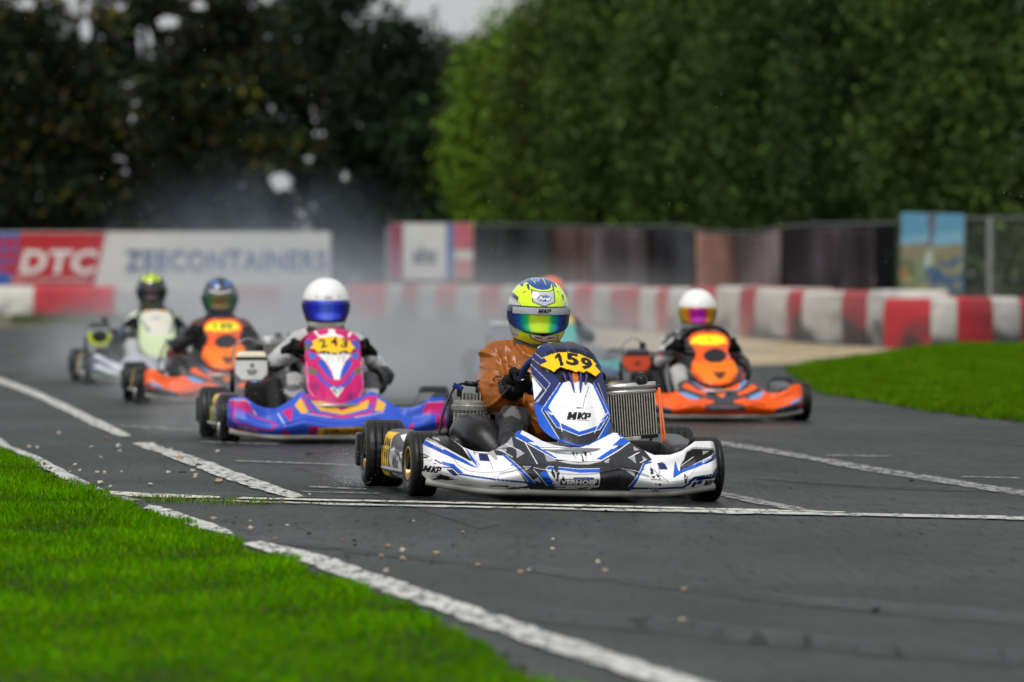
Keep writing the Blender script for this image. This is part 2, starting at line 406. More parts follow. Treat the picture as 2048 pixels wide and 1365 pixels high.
strip('track_line', [(1380, 876), (1440, 885), (1620, 914), (1840, 951), (2048, 984), (2160, 1004)], [(1380, 882), (1440, 893), (1600, 919), (1820, 959), (2048, 995), (2160, 1015)], .006, M_linef, 50, .006)
strip('start_line', [(185, 984), (300, 990), (440, 996)], [(200, 992), (300, 998), (440, 1000)], .0062, M_liney, 20, .01)
strip('start_line', [(390, 1003), (720, 1011), (1110, 1019), (1500, 1025), (1690, 1029), (2048, 1036), (2200, 1039)], [(430, 1005), (720, 1014), (1110, 1022), (1500, 1031), (1690, 1034), (2048, 1043), (2200, 1047)], .0062, M_line, 60, .02)
strip('start_line', [(480, 998), (800, 1005), (1110, 1012), (1400, 1019), (1700, 1027)], [(480, 1001), (800, 1008), (1110, 1015), (1400, 1022), (1700, 1029)], .0066, M_liney, 50, .015)
for a, b, y0, y1, th in ((620, 730, 975, 980, 2.2), (470, 700, 923, 931, 2.5), (240, 330, 853, 856, 2), (400, 560, 885, 890, 2), (1650, 1780, 912, 914, 2), (1930, 2048, 955, 958, 2), (600, 760, 985, 989, 1.6), (280, 420, 858, 862, 1.8)):
    strip('grid_mark', [(a, y0), (b, y1)], [(a, y0 + th), (b, y1 + th)], .0058, M_linef, 12, .01)
# old rubber laid down on the racing line
strip('rubber_mark', [(480, 1072), (860, 1112), (1200, 1148), (1620, 1195), (2200, 1240)], [(480, 1082), (860, 1124), (1200, 1163), (1620, 1215), (2200, 1268)], .0036, M_skid, 60, .02)
strip('rubber_mark', [(1000, 1210), (1250, 1232), (1700, 1280), (2300, 1320)], [(1000, 1240), (1250, 1262), (1700, 1310), (2300, 1352)], .0038, M_skid, 60, .02)
strip('rubber_mark', [(1500, 955), (1700, 968), (1900, 976), (2200, 984)], [(1500, 959), (1700, 975), (1900, 984), (2200, 990)], .0036, M_skid, 60, .02)
strip('rubber_mark', [(1830, 866), (1950, 878), (2100, 895)], [(1830, 869), (1950, 883), (2100, 901)], .0036, M_skid, 30, .02)
strip('rubber_mark', [(250, 985), (600, 994), (900, 1000)], [(250, 989), (600, 996), (900, 1002)], .0036, M_skid, 30, .01)
strip('rubber_mark', [(600, 930), (700, 960), (860, 1010), (1000, 1050)], [(580, 934), (680, 966), (830, 1018), (960, 1060)], .0040, M_skid, 30, .01)

# ------------------------------------------------------------------ turf
M_blade = mat('grass_blade', rough=.55, attr=True, trans=.35, spec=.0)
def inside(P, poly): return pip(P, poly)
def turf(name, poly, n, hmin, hmax, wid, cols, label, bulge=None, rag=1.0):
    poly = np.array(poly); mn, mxx = poly.min(0), poly.max(0); P = rng.uniform(mn, mxx, (n * 3, 2)); J = np.array([mnoise.noise_vector(Vector((p[0] * 5, p[1] * 2.2, 9)))[:2] for p in P]) * (.07, .30) * rag; P = P[inside(P + J, poly)][:n]; n = len(P)
    cl = np.array([mnoise.fractal(Vector((p[0] * 2.2, p[1] * 1.1, 0)), 1, 2, 3) for p in P])
    a = rng.uniform(0, 2 * math.pi, n); h = rng.uniform(hmin, hmax, n) * (1 + .5 * cl); lean = rng.normal(0, .45, (n, 2)) * h[:, None]
    w = wid * rng.uniform(.7, 1.3, n)
    z0 = np.array([camber(*p) for p in P]) if bulge is None else np.array([bulge(*p) for p in P])
    dx = np.c_[np.cos(a), np.sin(a)] * w[:, None] * .5
    v0 = np.c_[P - dx, z0 - .004]; v1 = np.c_[P + dx, z0 - .004]
    v2 = np.c_[P + dx * .7 + lean * .4, z0 + h * .6]; v3 = np.c_[P - dx * .7 + lean * .4, z0 + h * .6]
    v4 = np.c_[P + lean, z0 + h]
    V = np.stack([v0, v1, v2, v3, v4], 1).reshape(-1, 3)
    b = np.arange(n)[:, None] * 5
    F = np.r_[b + [0, 1, 2], b + [0, 2, 3], b + [3, 2, 4]]
    c = np.array(cols)[rng.integers(0, len(cols), n)] * (1 + .45 * np.clip(cl, -1.2, 1.2))[:, None] * rng.uniform(.8, 1.2, (n, 1))
    C = np.repeat(np.clip(c, .002, 1), 5, 0)
    o = npmesh(name, V, F, M_blade, cols=C); o['kind'] = 'stuff'; tag(o, label, 'grass'); return o
near_edge = [(-60, 880), (0, 903), (60, 930), (95, 952), (170, 972), (215, 990), (262, 1010), (300, 1030), (400, 1062), (485, 1092), (560, 1120), (640, 1150), (720, 1180), (810, 1218), (900, 1262), (1000, 1312), (1100, 1372), (1220, 1450)]
near_poly = [gp(*p) for p in near_edge] + [gp(-500, 1450), gp(-900, 1200), gp(-500, 880)]
GREENS = [(.070, .24, .0), (.095, .31, .0), (.045, .17, .0), (.14, .34, .001), (.07, .25, .0), (.15, .24, .004)]
def fill_sheet(name, poly, zf, step, m):
    P = np.array(poly); xs = np.arange(P[:, 0].min(), P[:, 0].max() + step[0], step[0]); ys = np.arange(P[:, 1].min(), P[:, 1].max() + step[1], step[1]); idx = {}; V = []; F = []
    C = np.array([((x0 + x1) / 2, (y0 + y1) / 2) for x0, x1 in zip(xs, xs[1:]) for y0, y1 in zip(ys, ys[1:])]); I = pip(C, P).reshape(len(xs) - 1, len(ys) - 1)
    for i in range(len(xs) - 1):
        for j in range(len(ys) - 1):
            if I[i, j]:
                f = []
                for a, b in ((i, j), (i + 1, j), (i + 1, j + 1), (i, j + 1)):
                    if (a, b) not in idx: idx[(a, b)] = len(V); V.append((xs[a], ys[b], .003 + zf(xs[a], ys[b])))
                    f.append(idx[(a, b)])
                F.append(f)
    o = npmesh(name, V, F, m); o['kind'] = 'structure'; return o
fill_sheet('verge', near_poly, camber, (.04, .12), M_soil)
turf('turf', near_poly, 170000, .010, .030, .0055, GREENS, 'bright green mown grass verge in the lower left corner beside the white edge line')
turf('weeds', [gp(260, 996), gp(480, 1003), gp(640, 1010), gp(420, 1012), gp(300, 1006)], 260, .01, .03, .006, [(.07, .16, .01), (.12, .2, .03)], 'sparse weeds sprouting along the cream start line by the grass')
turf('leaf_litter', [gp(0, 905), gp(60, 925), gp(170, 975), gp(240, 1003), gp(160, 985), gp(60, 945)], 2500, .006, .02, .012, [(.09, .08, .02), (.16, .12, .04), (.05, .09, .01)], 'brown clippings and mud along the edge of the left grass verge')
far_edge = [(1585, 752), (1640, 788), (1720, 800), (1800, 814), (1900, 830), (2048, 846), (2200, 862)]
far_poly = [gp(*p) for p in far_edge] + [gp(2300, 697), gp(2048, 697.5), gp(1960, 698.5), gp(1880, 700), gp(1800, 704), gp(1700, 716), gp(1620, 728), gp(1575, 740)]
def bank(x, y):
    return .055 * max(0, min(1, (y - 54) / 13)) * max(0, min(1, (x - 4.3) / .9))
fill_sheet('lawn', far_poly, bank, (.1, .3), M_soil)
turf('turf', far_poly, 110000, .02, .05, .014, [(.074, .185, .003), (.098, .225, .003), (.055, .15, .002), (.12, .19, .01)], 'green lawn on the right between the track and the gravel', bulge=bank)
turf('weeds', [gp(30, 636), gp(330, 640), gp(300, 652), gp(20, 650)], 1500, .05, .16, .03, [(.05, .09, .02), (.1, .1, .03)], 'low weeds at the foot of the far left wall')
# ------------------------------------------------------------------ tyre walls, banners, fence
WH, RD = (.50, .48, .44), (.42, .020, .028)
M_belt = mat('painted_belt', attr=True, rough=.55, nvar=.18, nscale=3, bump=.004, bscale=20)
def wall(label, joints, h, depth, cols, back=False):
    """joints: (px, base row) of the segment joints; every segment is one part"""
    root = empty('tyre_wall', (*gp(*joints[0]), 0)); tag(root, label, 'tyre wall')
    ox, oy = gp(*joints[0])
    for i in range(len(joints) - 1):
        a = np.array(gp(*joints[i])) - (ox, oy); b = np.array(gp(*joints[i + 1])) - (ox, oy)
        d = b - a; L = np.linalg.norm(d); d /= L; nrm = np.array([-d[1], d[0]])
        if nrm[1] < 0: nrm = -nrm
        a = a + d * .006; b = b - d * .006
        prof = [(0, 0), (-.015, h * .3), (-.02, h * .7), (.0, h * .93), (.05, h), (depth - .05, h), (depth, h * .9), (depth, 0)]
        nx, V, dirt = 9, [], []
        for j in range(nx):
            t = j / (nx - 1); p = a + (b - a) * t; bulge = .03 * math.sin(math.pi * t)
            for k, (q, z) in enumerate(prof):
                w = q - bulge * (1 if k < 5 else 0); V.append((p[0] + nrm[0] * w, p[1] + nrm[1] * w, z * (1 + .035 * math.sin(i * 7.1) + .03 * math.sin(i * 3.3) * (t - .5))))
        m = len(prof); F = [[j * m + k, (j + 1) * m + k, (j + 1) * m + k + 1, j * m + k + 1] for j in range(nx - 1) for k in range(m - 1)]
        F += [list(range(m))[::-1], [(nx - 1) * m + k for k in range(m)]]
        o = npmesh('wall_segment', V, F, M_belt, root)
        bm = bmesh.new(); bm.from_mesh(o.data); bmesh.ops.subdivide_edges(bm, edges=bm.edges[:], cuts=3, use_grid_fill=True); bmesh.ops.recalc_face_normals(bm, faces=bm.faces); bm.to_mesh(o.data); bm.free()
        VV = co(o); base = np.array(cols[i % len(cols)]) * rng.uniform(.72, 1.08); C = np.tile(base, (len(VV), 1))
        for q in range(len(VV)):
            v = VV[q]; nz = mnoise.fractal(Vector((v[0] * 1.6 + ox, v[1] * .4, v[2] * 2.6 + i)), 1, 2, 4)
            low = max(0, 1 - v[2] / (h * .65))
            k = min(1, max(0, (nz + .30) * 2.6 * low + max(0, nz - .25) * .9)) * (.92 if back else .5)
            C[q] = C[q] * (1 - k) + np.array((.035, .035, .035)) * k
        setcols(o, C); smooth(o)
    return root
W, D_ = WH, RD
wall('long red and white striped tyre wall curving behind the karts to the right',
     [(694, 637), (773, 638), (805, 639), (836, 640), (872, 641), (913, 642), (958, 643), (1002, 645), (1060, 648), (1100, 650), (1149, 655), (1185, 657), (1222, 660), (1280, 663), (1313, 665), (1337, 667), (1379, 669), (1433, 672), (1480, 676), (1512, 678), (1575, 681), (1606, 683), (1685, 687), (1736, 690), (1790, 694)],
     .72, .7, [D_, W, D_, W, D_, W, D_, W, D_, W, D_, W, D_, W, D_, W, D_, W, D_, W, D_, W, D_, W], True)
wall('nearer red and white tyre wall at the right edge, standing on the lawn',
     [(1768, 697), (1861, 698), (1915, 698), (1985, 697), (2040, 696), (2110, 695), (2190, 694)], .62, .5, [D_, W, D_, W, D_, W], True)
wall('straight low wall of long white and red blocks under the banner on the left',
     [(-120, 629), (67, 630), (230, 631), (430, 632), (560, 633), (700, 635)], .66, .6, [(.6, .58, .54), (.45, .02, .03), (.55, .53, .5), (.42, .03, .04), (.55, .53, .5)])

def flat_box(name, x0, x1, z0, z1, t, m, parent, y=0):
    mb = MB(); mb.box(((x0 + x1) / 2, y, (z0 + z1) / 2), (x1 - x0, t, z1 - z0)); return mb.build(name, m, parent)
def letters(name, txt, cx, cz, w, h, y, m, parent, bold=.03, shear=0, space=1.0, t=.006):
    V, T = glyphs(txt, bold, space); V = V * (w, h); V = np.c_[V[:, 0] + shear * V[:, 1] + cx, np.full(len(V), y), V[:, 1] + cz]
    o = npmesh(name, V, [list(t_) for t_ in T], m, parent); return o
M_bwhite = mat('banner_white', (.60, .59, .55), .45, nvar=.06, nscale=2); M_bred = mat('banner_red', (.42, .012, .018), .4, nvar=.08, nscale=2)
M_bblue = mat('banner_blue', (.03, .09, .33), .4, nvar=.08); M_ink = mat('navy_ink', (.045, .11, .26), .4, nvar=.2, nscale=1.5); M_bw2 = mat('white_ink', (.7, .68, .65), .4)
M_post = mat('galvanised', (.33, .34, .33), .45, .6, nvar=.2, nscale=12)
M_dark = mat('dark_metal', (.03, .03, .035), .5, .3)
# the large board on the left: blue field with red dots, red DTC field, white ZEECONTAINERS field
Yb = 135.6; s = Yb / FPX
def bx(px): return (px - 1024) * s
def bz(py): return CAM_H - (py - HOR) * s
root = empty('banner', (0, Yb, 0)); tag(root, 'long white and red advertising banner reading DTC ZEECONTAINERS above the far left wall', 'banner')
def bpoly(name, pts, y, m): return npmesh(name, [(bx(a), y, bz(b)) for a, b in pts], [list(range(len(pts)))], m, root)
flat_box('backboard', bx(-140), bx(661), bz(573), bz(464), .05, M_bwhite, root, .03)
bpoly('red_field', [(32, 466), (212, 466), (188, 571), (14, 571)], -.004, M_bred)
bpoly('blue_field', [(-140, 466), (42, 466), (20, 571), (-140, 571)], -.008, M_bblue)
for i in range(-3, 2):
    for j in range(3):
        mb = MB(); mb.lathe([(-.002, .0), (-.002, .13), (.0, .13)], 14, 'y'); o = mb.build('red_dot', M_bred, root); o.location = (bx(20 + i * 24 - j * 2), -.012, bz(486 + j * 25))
letters('lettering', 'DTC', bx(118), bz(524), bx(196) - bx(46), .58, -.014, M_bw2, root, .035, .22, 1.05)
letters('lettering', 'ZEECONTAINERS', bx(452), bz(522), bx(654) - bx(250), .51, -.014, M_ink, root, .028, 0, 1.10)
letters('lettering', 'ZEECONTAINERS', bx(100), bz(560), bx(190) - bx(30), .08, -.014, M_bw2, root, .01)
for px in (-60, 100, 260, 420, 580, 656):
    mb = MB(); mb.box((bx(px), .1, .9), (.07, .07, 1.9)); mb.build('post', M_post, root)
# small far board with white middle
Yb = 127; s = Yb / FPX
root = empty('sign_board', (0, Yb, 0)); tag(root, 'white board between red and blue stripes on the fence, blurred dark logo', 'sign')
flat_box('panel', bx(780), bx(946), bz(560), bz(447), .04, M_bwhite, root)
flat_box('stripe', bx(780), bx(806), bz(559), bz(448), .01, mat('maroon', (.25, .02, .06), .5), root, -.03)
flat_box('stripe', bx(892), bx(908), bz(559), bz(448), .01, mat('faded_blue', (.10, .16, .36), .5), root, -.03)
flat_box('stripe', bx(908), bx(945), bz(500), bz(448), .01, mat('faded_red', (.48, .10, .12), .5), root, -.03)
flat_box('stripe', bx(908), bx(945), bz(559), bz(518), .01, mat('faded_pink', (.48, .2, .2), .5), root, -.03)
letters('lettering', 'ahz', bx(850), bz(510), .55, .42, -.03, mat('grey_ink', (.14, .16, .2), .5), root, .05)
for px in (775, 862, 950): MB().box((bx(px), .08, .95), (.06, .06, 2.1)).build('post', M_post, root)

# fence hung with dark cloth
M_cloth = mat('shade_cloth', attr=True, rough=.9, nvar=.3, nscale=2, spec=.05)
fpts = [(948, 124), (1100, 120), (1250, 114), (1400, 107), (1560, 100), (1680, 95), (1788, 91)]
root = empty('fence', (0, 0, 0)); tag(root, 'long wire fence hung with dark brown and black shade cloth behind the tyre wall', 'fence')
fx = [((px - 1024) * y / FPX, y) for px, y in fpts]
drops = [(948, 1018, (.030, .035, .035)), (1022, 1096, (.028, .032, .035)), (1100, 1180, (.09, .055, .05)), (1184, 1290, (.075, .06, .065)), (1294, 1388, (.02, .021, .024)), (1392, 1470, (.17, .09, .07)), (1474, 1560, (.085, .065, .065)), (1564, 1680, (.035, .028, .032)), (1684, 1748, (.07, .055, .058)), (1750, 1790, (.004, .004, .005))]
fxs = np.array([p for p, _ in fpts], float); fys = np.array([y for _, y in fpts], float)
def fpos(px): y = float(np.interp(px, fxs, fys)); return ((px - 1024) * y / FPX, y)
tops = [(948, 452), (1100, 455), (1250, 459), (1350, 455), (1420, 468), (1500, 470), (1560, 458), (1650, 452), (1750, 452), (1790, 450)]
tx = [a for a, _ in tops]; tz = [b for _, b in tops]
for a, b, c in drops:
    nx, nz_ = 28, 12; V = []; C = []
    for i in range(nx):
        px = a + (b - a) * i / (nx - 1); x, y = fpos(px); ztop = CAM_H - (np.interp(px, tx, tz) - HOR) * y / FPX
        for j in range(nz_):
            t = j / (nz_ - 1); z = .25 + (ztop - .25) * t
            f = mnoise.fractal(Vector((x * 2.4 + a, t * .5, 0)), 1, 2, 3)
            V.append((x + .04 * f * (1 - t), y + .16 * f * (1.1 - t), z))
            st = mnoise.noise(Vector((x * 1.7 + a * .3, t * .8, 5)))
            st2 = mnoise.noise(Vector((x * 4.5 + a * .7, t * .5, 15)))
            C.append(np.array(c) * (math.exp(-1.6 * st - .9 * st2) if max(c) > .01 else 1))  # upright streaks paint light and dark of the folds into the cloth colour
    F = [[i * nz_ + j, (i + 1) * nz_ + j, (i + 1) * nz_ + j + 1, i * nz_ + j + 1] for i in range(nx - 1) for j in range(nz_ - 1)]
    o = npmesh('cloth_panel', V, F, M_cloth, root, True, np.array(C)); md = o.modifiers.new('thick', 'SOLIDIFY'); md.thickness = .01
for px in range(948, 1800, 105):
    x, y = fpos(px); MB().tube([(x, y + .2, 0), (x, y + .2, 1.7)], .025).build('post', M_dark, root)
mb = MB(); mb.tube([(*fpos(px), CAM_H - (np.interp(px, tx, tz) - HOR) * fpos(px)[1] / FPX + .03) for px in range(948, 1792, 24)], .025); mb.build('top_rail', mat('dull_rail', (.07, .075, .07), .6), root)
# plain wire fence at the right edge
root = empty('wire_fence', (0, 88, 0)); tag(root, 'galvanised wire mesh fence with posts and top rail at the right edge', 'fence')
Yb = 88; s = Yb / FPX
for px in (1980, 2165): MB().tube([(bx(px), 0, 0), (bx(px), 0, bz(437))], .045).build('post', mat('pale_post', (.22, .22, .21), .6), root)
MB().tube([(bx(1795), 0, bz(437)), (bx(2300), 0, bz(437))], .02).build('top_rail', mat('grey_rail', (.12, .125, .12), .6), root)
mb = MB()
for k in range(46):
    x = bx(1795) + k * .075
    mb.tube([(x, .02, .05), (x + .02, .02, bz(438))], .0025, 4)
for k in range(22): mb.tube([(bx(1795), .022, .1 + k * .08), (bx(2300), .022, .1 + k * .08)], .0025, 4)
o = mb.build('wire_mesh', M_post, root); o['kind'] = 'stuff'
# poster
root = empty('poster', (*at(1864, 508, 86)[:2], at(1864, 508, 86)[2]), R(-4)); tag(root, 'upright poster on the right fence showing a blue sky, a mast and a riverside', 'poster')
root.rotation_euler = (0, R(1.5), R(-4))
nx, nz_ = 40, 50; w_, h_ = .95, 1.22
G = np.array([((i / (nx - 1) - .5) * w_, 0, (j / (nz_ - 1) - .5) * h_) for i in range(nx) for j in range(nz_)])
P2 = G[:, [0, 2]]
pp = Paint((.16, .33, .43)); X = lambda u, v: ((u - .5) * w_, (.5 - v) * h_); pp.T = X
pp.poly([(0, .0), (1, 0), (1, .2), (0, .3)], (.09, .26, .38)).poly([(0, .42), (1, .38), (1, 1), (0, 1)], (.14, .20, .12)).poly([(.0, .4), (.45, .36), (.6, .42), (.9, .36), (1, .42), (1, .56), (.4, .62), (0, .55)], (.20, .18, .10))
pp.poly([(.35, .62), (1, .52), (1, 1), (.45, 1)], (.035, .09, .17)).poly([(.0, .6), (.2, .55), (.3, 1), (0, 1)], (.10, .13, .05)).poly([(.02, .7), (.1, .66), (.12, .8), (.02, .82)], (.28, .11, .04))
pp.poly([(.42, 0), (.55, 0), (.50, .42), (.46, .42)], (.10, .09, .10)).poly([(.4, .5), (.5, .4), (.52, .62), (.36, .72)], (.35, .42, .36)).scuff([(0, .4), (1, .4), (1, 1), (0, 1)], (.25, .22, .1), 9, .15)
V = np.r_[G, G + (0, .03, 0)]; F = [[i * nz_ + j, (i + 1) * nz_ + j, (i + 1) * nz_ + j + 1, i * nz_ + j + 1] for i in range(nx - 1) for j in range(nz_ - 1)]
o = npmesh('printed_sheet', G, F, mat('poster_print', attr=True, rough=.4), root, cols=pp.eval(P2))
MB().box((0, .02, 0), (w_ + .01, .03, h_ + .01)).build('backing', M_dark, root)
for sx in (-.4, .4): MB().box((sx, .06, -.35), (.05, .05, 1.75)).build('post', M_dark, root)

# ------------------------------------------------------------------ trees
M_leaf = mat('leaf', attr=True, rough=.55, trans=.3, spec=.15); M_bark = mat('bark', (.02, .017, .013), .9, bump=.02, bscale=8)
def leaves(cent, n, spread_, size, cols, flat=.0, up=0.0, var=.5):
    ci = rng.integers(0, len(cent), n); cf = rng.lognormal(0, var, len(cent)); c = cent[ci] + rng.normal(0, 1, (n, 3)) * (np.array(spread_) if not np.isscalar(spread_) else spread_)
    sz = size * rng.uniform(.6, 1.5, n)[:, None]
    a = rng.normal(0, 1, (n, 3)); a /= np.linalg.norm(a, axis=1)[:, None]; b = rng.normal(0, 1, (n, 3)); b -= a * np.sum(a * b, 1)[:, None]; b /= np.linalg.norm(b, axis=1)[:, None]
    if up: a[:, 2] += up; a /= np.linalg.norm(a, axis=1)[:, None]
    V = np.stack([c - a * sz, c + b * sz * .55, c + a * sz, c - b * sz * .55], 1).reshape(-1, 3)
    F = np.arange(n * 4).reshape(-1, 4)
    C = np.array(cols)[rng.integers(0, len(cols), n)] * rng.uniform(.7, 1.3, (n, 1)) * cf[ci][:, None]
    return V, F, np.repeat(C, 4, 0)
GAPS = [(562, 364, 34, 28), (690, 352, 14, 18), (618, 318, 16, 11), (484, 370, 9, 9), (290, 80, 20, 44), (335, 45, 34, 20), (172, 60, 14, 30), (55, 10, 20, 14), (245, 14, 14, 10), (640, 268, 16, 9), (80, 395, 10, 12), (935, 40, 62, 46), (400, 12, 22, 9), (720, 250, 12, 9), (830, 20, 26, 16)]
def tree(name, label, x, y, base, top, rx, ry, ncl, nlf, spread, size, cols, trunk_r, group, limbs=7, up=0.0, lean=0):
    root = empty(name, (x, y, 0)); tag(root, label, 'tree', group)
    H = top - base
    u = rng.normal(0, 1, (ncl, 3)); u /= np.linalg.norm(u, axis=1)[:, None]; rad = rng.uniform(.35, 1, ncl) ** .5
    cl = u * rad[:, None] * (rx, ry, H / 2) + (lean, 0, (base + top) / 2)
    V, F, C = leaves(cl, nlf, spread, size, cols, up=up, var=.5 if name == 'dark_tree' else .3)
    if name == 'dark_tree':      # openings in and between the crowns
        c = V.reshape(-1, 4, 3).mean(1) + (x, y, 0); px = 1024 + c[:, 0] * FPX / c[:, 1]; py = HOR - (c[:, 2] - CAM_H) * FPX / c[:, 1]; keep = np.ones(len(c), bool)
        for a, b, ra, rb in GAPS:
            e = ((px - a) / ra) ** 2 + ((py - b) / rb) ** 2; keep &= e > rng.uniform(.35, 1.25, len(c))
        V = V.reshape(-1, 4, 3)[keep].reshape(-1, 3); C = C.reshape(-1, 4, 3)[keep].reshape(-1, 3); F = np.arange(len(V)).reshape(-1, 4)
    npmesh('crown', V, F, M_leaf, root, cols=C)
    mb = MB(); mb.tube([(0, 0, -.1), (rng.uniform(-.1, .1), 0, base * .8 + .3), (lean * .5, 0, (base + top) / 2), (lean, 0, top * .93)], [trunk_r, trunk_r * .8, trunk_r * .5, trunk_r * .12], 8, smoothn=4)
    for k in range(limbs):
        e = cl[rng.integers(0, ncl)]; z0 = max(.8, min(e[2] - .6, base + rng.uniform(0, H * .45)))
        p0 = (lean * .3 * z0 / top, 0, z0); mid = (e[0] * .5, e[1] * .5, (z0 + e[2]) / 2 + .3)
        mb.tube([p0, mid, tuple(e)], [trunk_r * .45, trunk_r * .28, trunk_r * .08], 6, smoothn=3)
    mb.build('trunk', M_bark, root)
    return root
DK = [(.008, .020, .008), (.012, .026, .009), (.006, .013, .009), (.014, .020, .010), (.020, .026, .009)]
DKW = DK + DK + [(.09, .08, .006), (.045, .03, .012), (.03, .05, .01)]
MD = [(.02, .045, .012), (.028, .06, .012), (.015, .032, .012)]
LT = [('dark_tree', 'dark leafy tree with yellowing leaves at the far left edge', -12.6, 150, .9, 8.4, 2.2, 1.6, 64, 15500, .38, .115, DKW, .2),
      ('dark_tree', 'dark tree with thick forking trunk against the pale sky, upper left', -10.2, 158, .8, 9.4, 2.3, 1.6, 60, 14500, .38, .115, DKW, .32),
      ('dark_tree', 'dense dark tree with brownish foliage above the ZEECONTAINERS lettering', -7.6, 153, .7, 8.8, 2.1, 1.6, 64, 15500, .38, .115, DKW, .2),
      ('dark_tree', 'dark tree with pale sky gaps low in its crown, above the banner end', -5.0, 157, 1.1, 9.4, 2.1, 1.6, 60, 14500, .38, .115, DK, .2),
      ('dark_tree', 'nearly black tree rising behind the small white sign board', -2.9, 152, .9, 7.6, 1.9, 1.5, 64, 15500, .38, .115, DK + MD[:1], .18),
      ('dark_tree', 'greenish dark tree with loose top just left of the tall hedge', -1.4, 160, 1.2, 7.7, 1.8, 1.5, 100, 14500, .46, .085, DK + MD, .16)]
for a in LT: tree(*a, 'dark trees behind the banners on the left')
LT2 = [(-14.2, 166, .9, 7), (-9.4, 168, .6, 4.6), (-3.6, 168, .5, 4.8), (-.9, 166, .3, 7.0)]
for k, (x, y, b_, t_) in enumerate(LT2):
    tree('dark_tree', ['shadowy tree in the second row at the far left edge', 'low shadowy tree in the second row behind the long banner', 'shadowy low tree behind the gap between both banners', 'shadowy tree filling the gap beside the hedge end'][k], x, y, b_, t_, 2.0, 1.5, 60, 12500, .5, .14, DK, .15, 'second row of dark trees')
HG = [(.050, .090, .018), (.064, .112, .020), (.036, .068, .015), (.080, .130, .020)]
HY = [(.13, .23, .014), (.18, .30, .018), (.09, .16, .012), (.05, .10, .010)]  # brighter palette: light on the hedge's left end painted into the leaf colour
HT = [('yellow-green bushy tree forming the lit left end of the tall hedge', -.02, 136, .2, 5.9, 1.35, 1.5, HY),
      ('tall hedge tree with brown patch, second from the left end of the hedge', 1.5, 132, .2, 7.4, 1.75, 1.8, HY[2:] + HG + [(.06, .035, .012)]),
      ('dense mid green hedge tree above the pink patched shade cloth', 2.6, 129, .2, 7.8, 1.75, 1.8, HG + HY[3:]),
      ('dense mid green hedge tree above the dark shade cloth', 4.2, 126, .2, 8.2, 1.75, 1.8, HG),
      ('dark green hedge tree just left of the riverside poster', 5.8, 123, .2, 8.4, 1.75, 1.8, HG[:3]),
      ('dark green hedge tree right behind the riverside poster', 7.4, 120, .2, 8.6, 1.75, 1.8, HG[:3] + DK[:1]),
      ('green hedge tree behind the wire fence post at the right', 9.0, 118, .2, 8.6, 1.75, 1.8, HG),
      ('green hedge tree cut by the right edge of the picture', 10.6, 116, .2, 8.6, 1.75, 1.8, HG)]
for lb, x, y, b_, t_, rx, ry, cs in HT:
    tree('hedge_tree', lb, x, y, b_, t_ + 1.2, rx, ry, 300, 36000, (.30, .30, .38), .075, cs, .12, 'tall trees grown together as a hedge', limbs=5, up=.5)
# ------------------------------------------------------------------ materials shared by the karts
M_rubber = mat('tyre_rubber', (.0055, .0055, .006), .42, bump=.0015, bscale=180, nvar=.4, nscale=30, spec=.35)
M_gold = mat('gold_rim', (.42, .27, .10), .35, .9, nvar=.15, nscale=20); M_silver = mat('silver_rim', (.5, .5, .5), .35, .8, nvar=.1)
M_alu = mat('cast_aluminium', (.42, .41, .38), .42, .75, bump=.0012, bscale=120, nvar=.2, nscale=25)
M_blk = mat('black_plastic', (.007, .007, .008), .32, spec=.28, bump=.0008, bscale=90, nvar=.3, nscale=20)
M_blkm = mat('matt_black', (.009, .009, .010), .6, spec=.2, nvar=.3, nscale=20)
M_lip = mat('plastic_lip', (.28, .27, .24), .45, nvar=.45, nscale=9)
M_paint = mat('sticker_film', attr=True, rough=.38, nvar=.08, nscale=7, bump=.0006, bscale=70, spec=.3)
M_chrome = mat('steel_tube', (.35, .36, .38), .3, .9, nvar=.2, nscale=15)
M_red = mat('red_anodised', (.38, .02, .02), .35, .5); M_orange = mat('orange_strap', (.70, .12, .015), .4, nvar=.15, nscale=30)
M_seat = mat('seat_shell', (.10, .10, .11), .4, nvar=.2); M_bluegrip = mat('blue_grip', (.012, .028, .12), .55, bump=.0008, bscale=200, nvar=.2)
M_fin = mat('radiator_fin', (.035, .034, .022), .6, .3, nvar=.5, nscale=90); M_tubew = mat('radiator_tube', (.62, .60, .52), .4, .6, nvar=.25, nscale=60)
M_core = mat('radiator_core', (.02, .02, .014), .7); M_hose = mat('rubber_hose', (.015, .015, .016), .5)
KARTGRP = 'racing karts with drivers on the track'

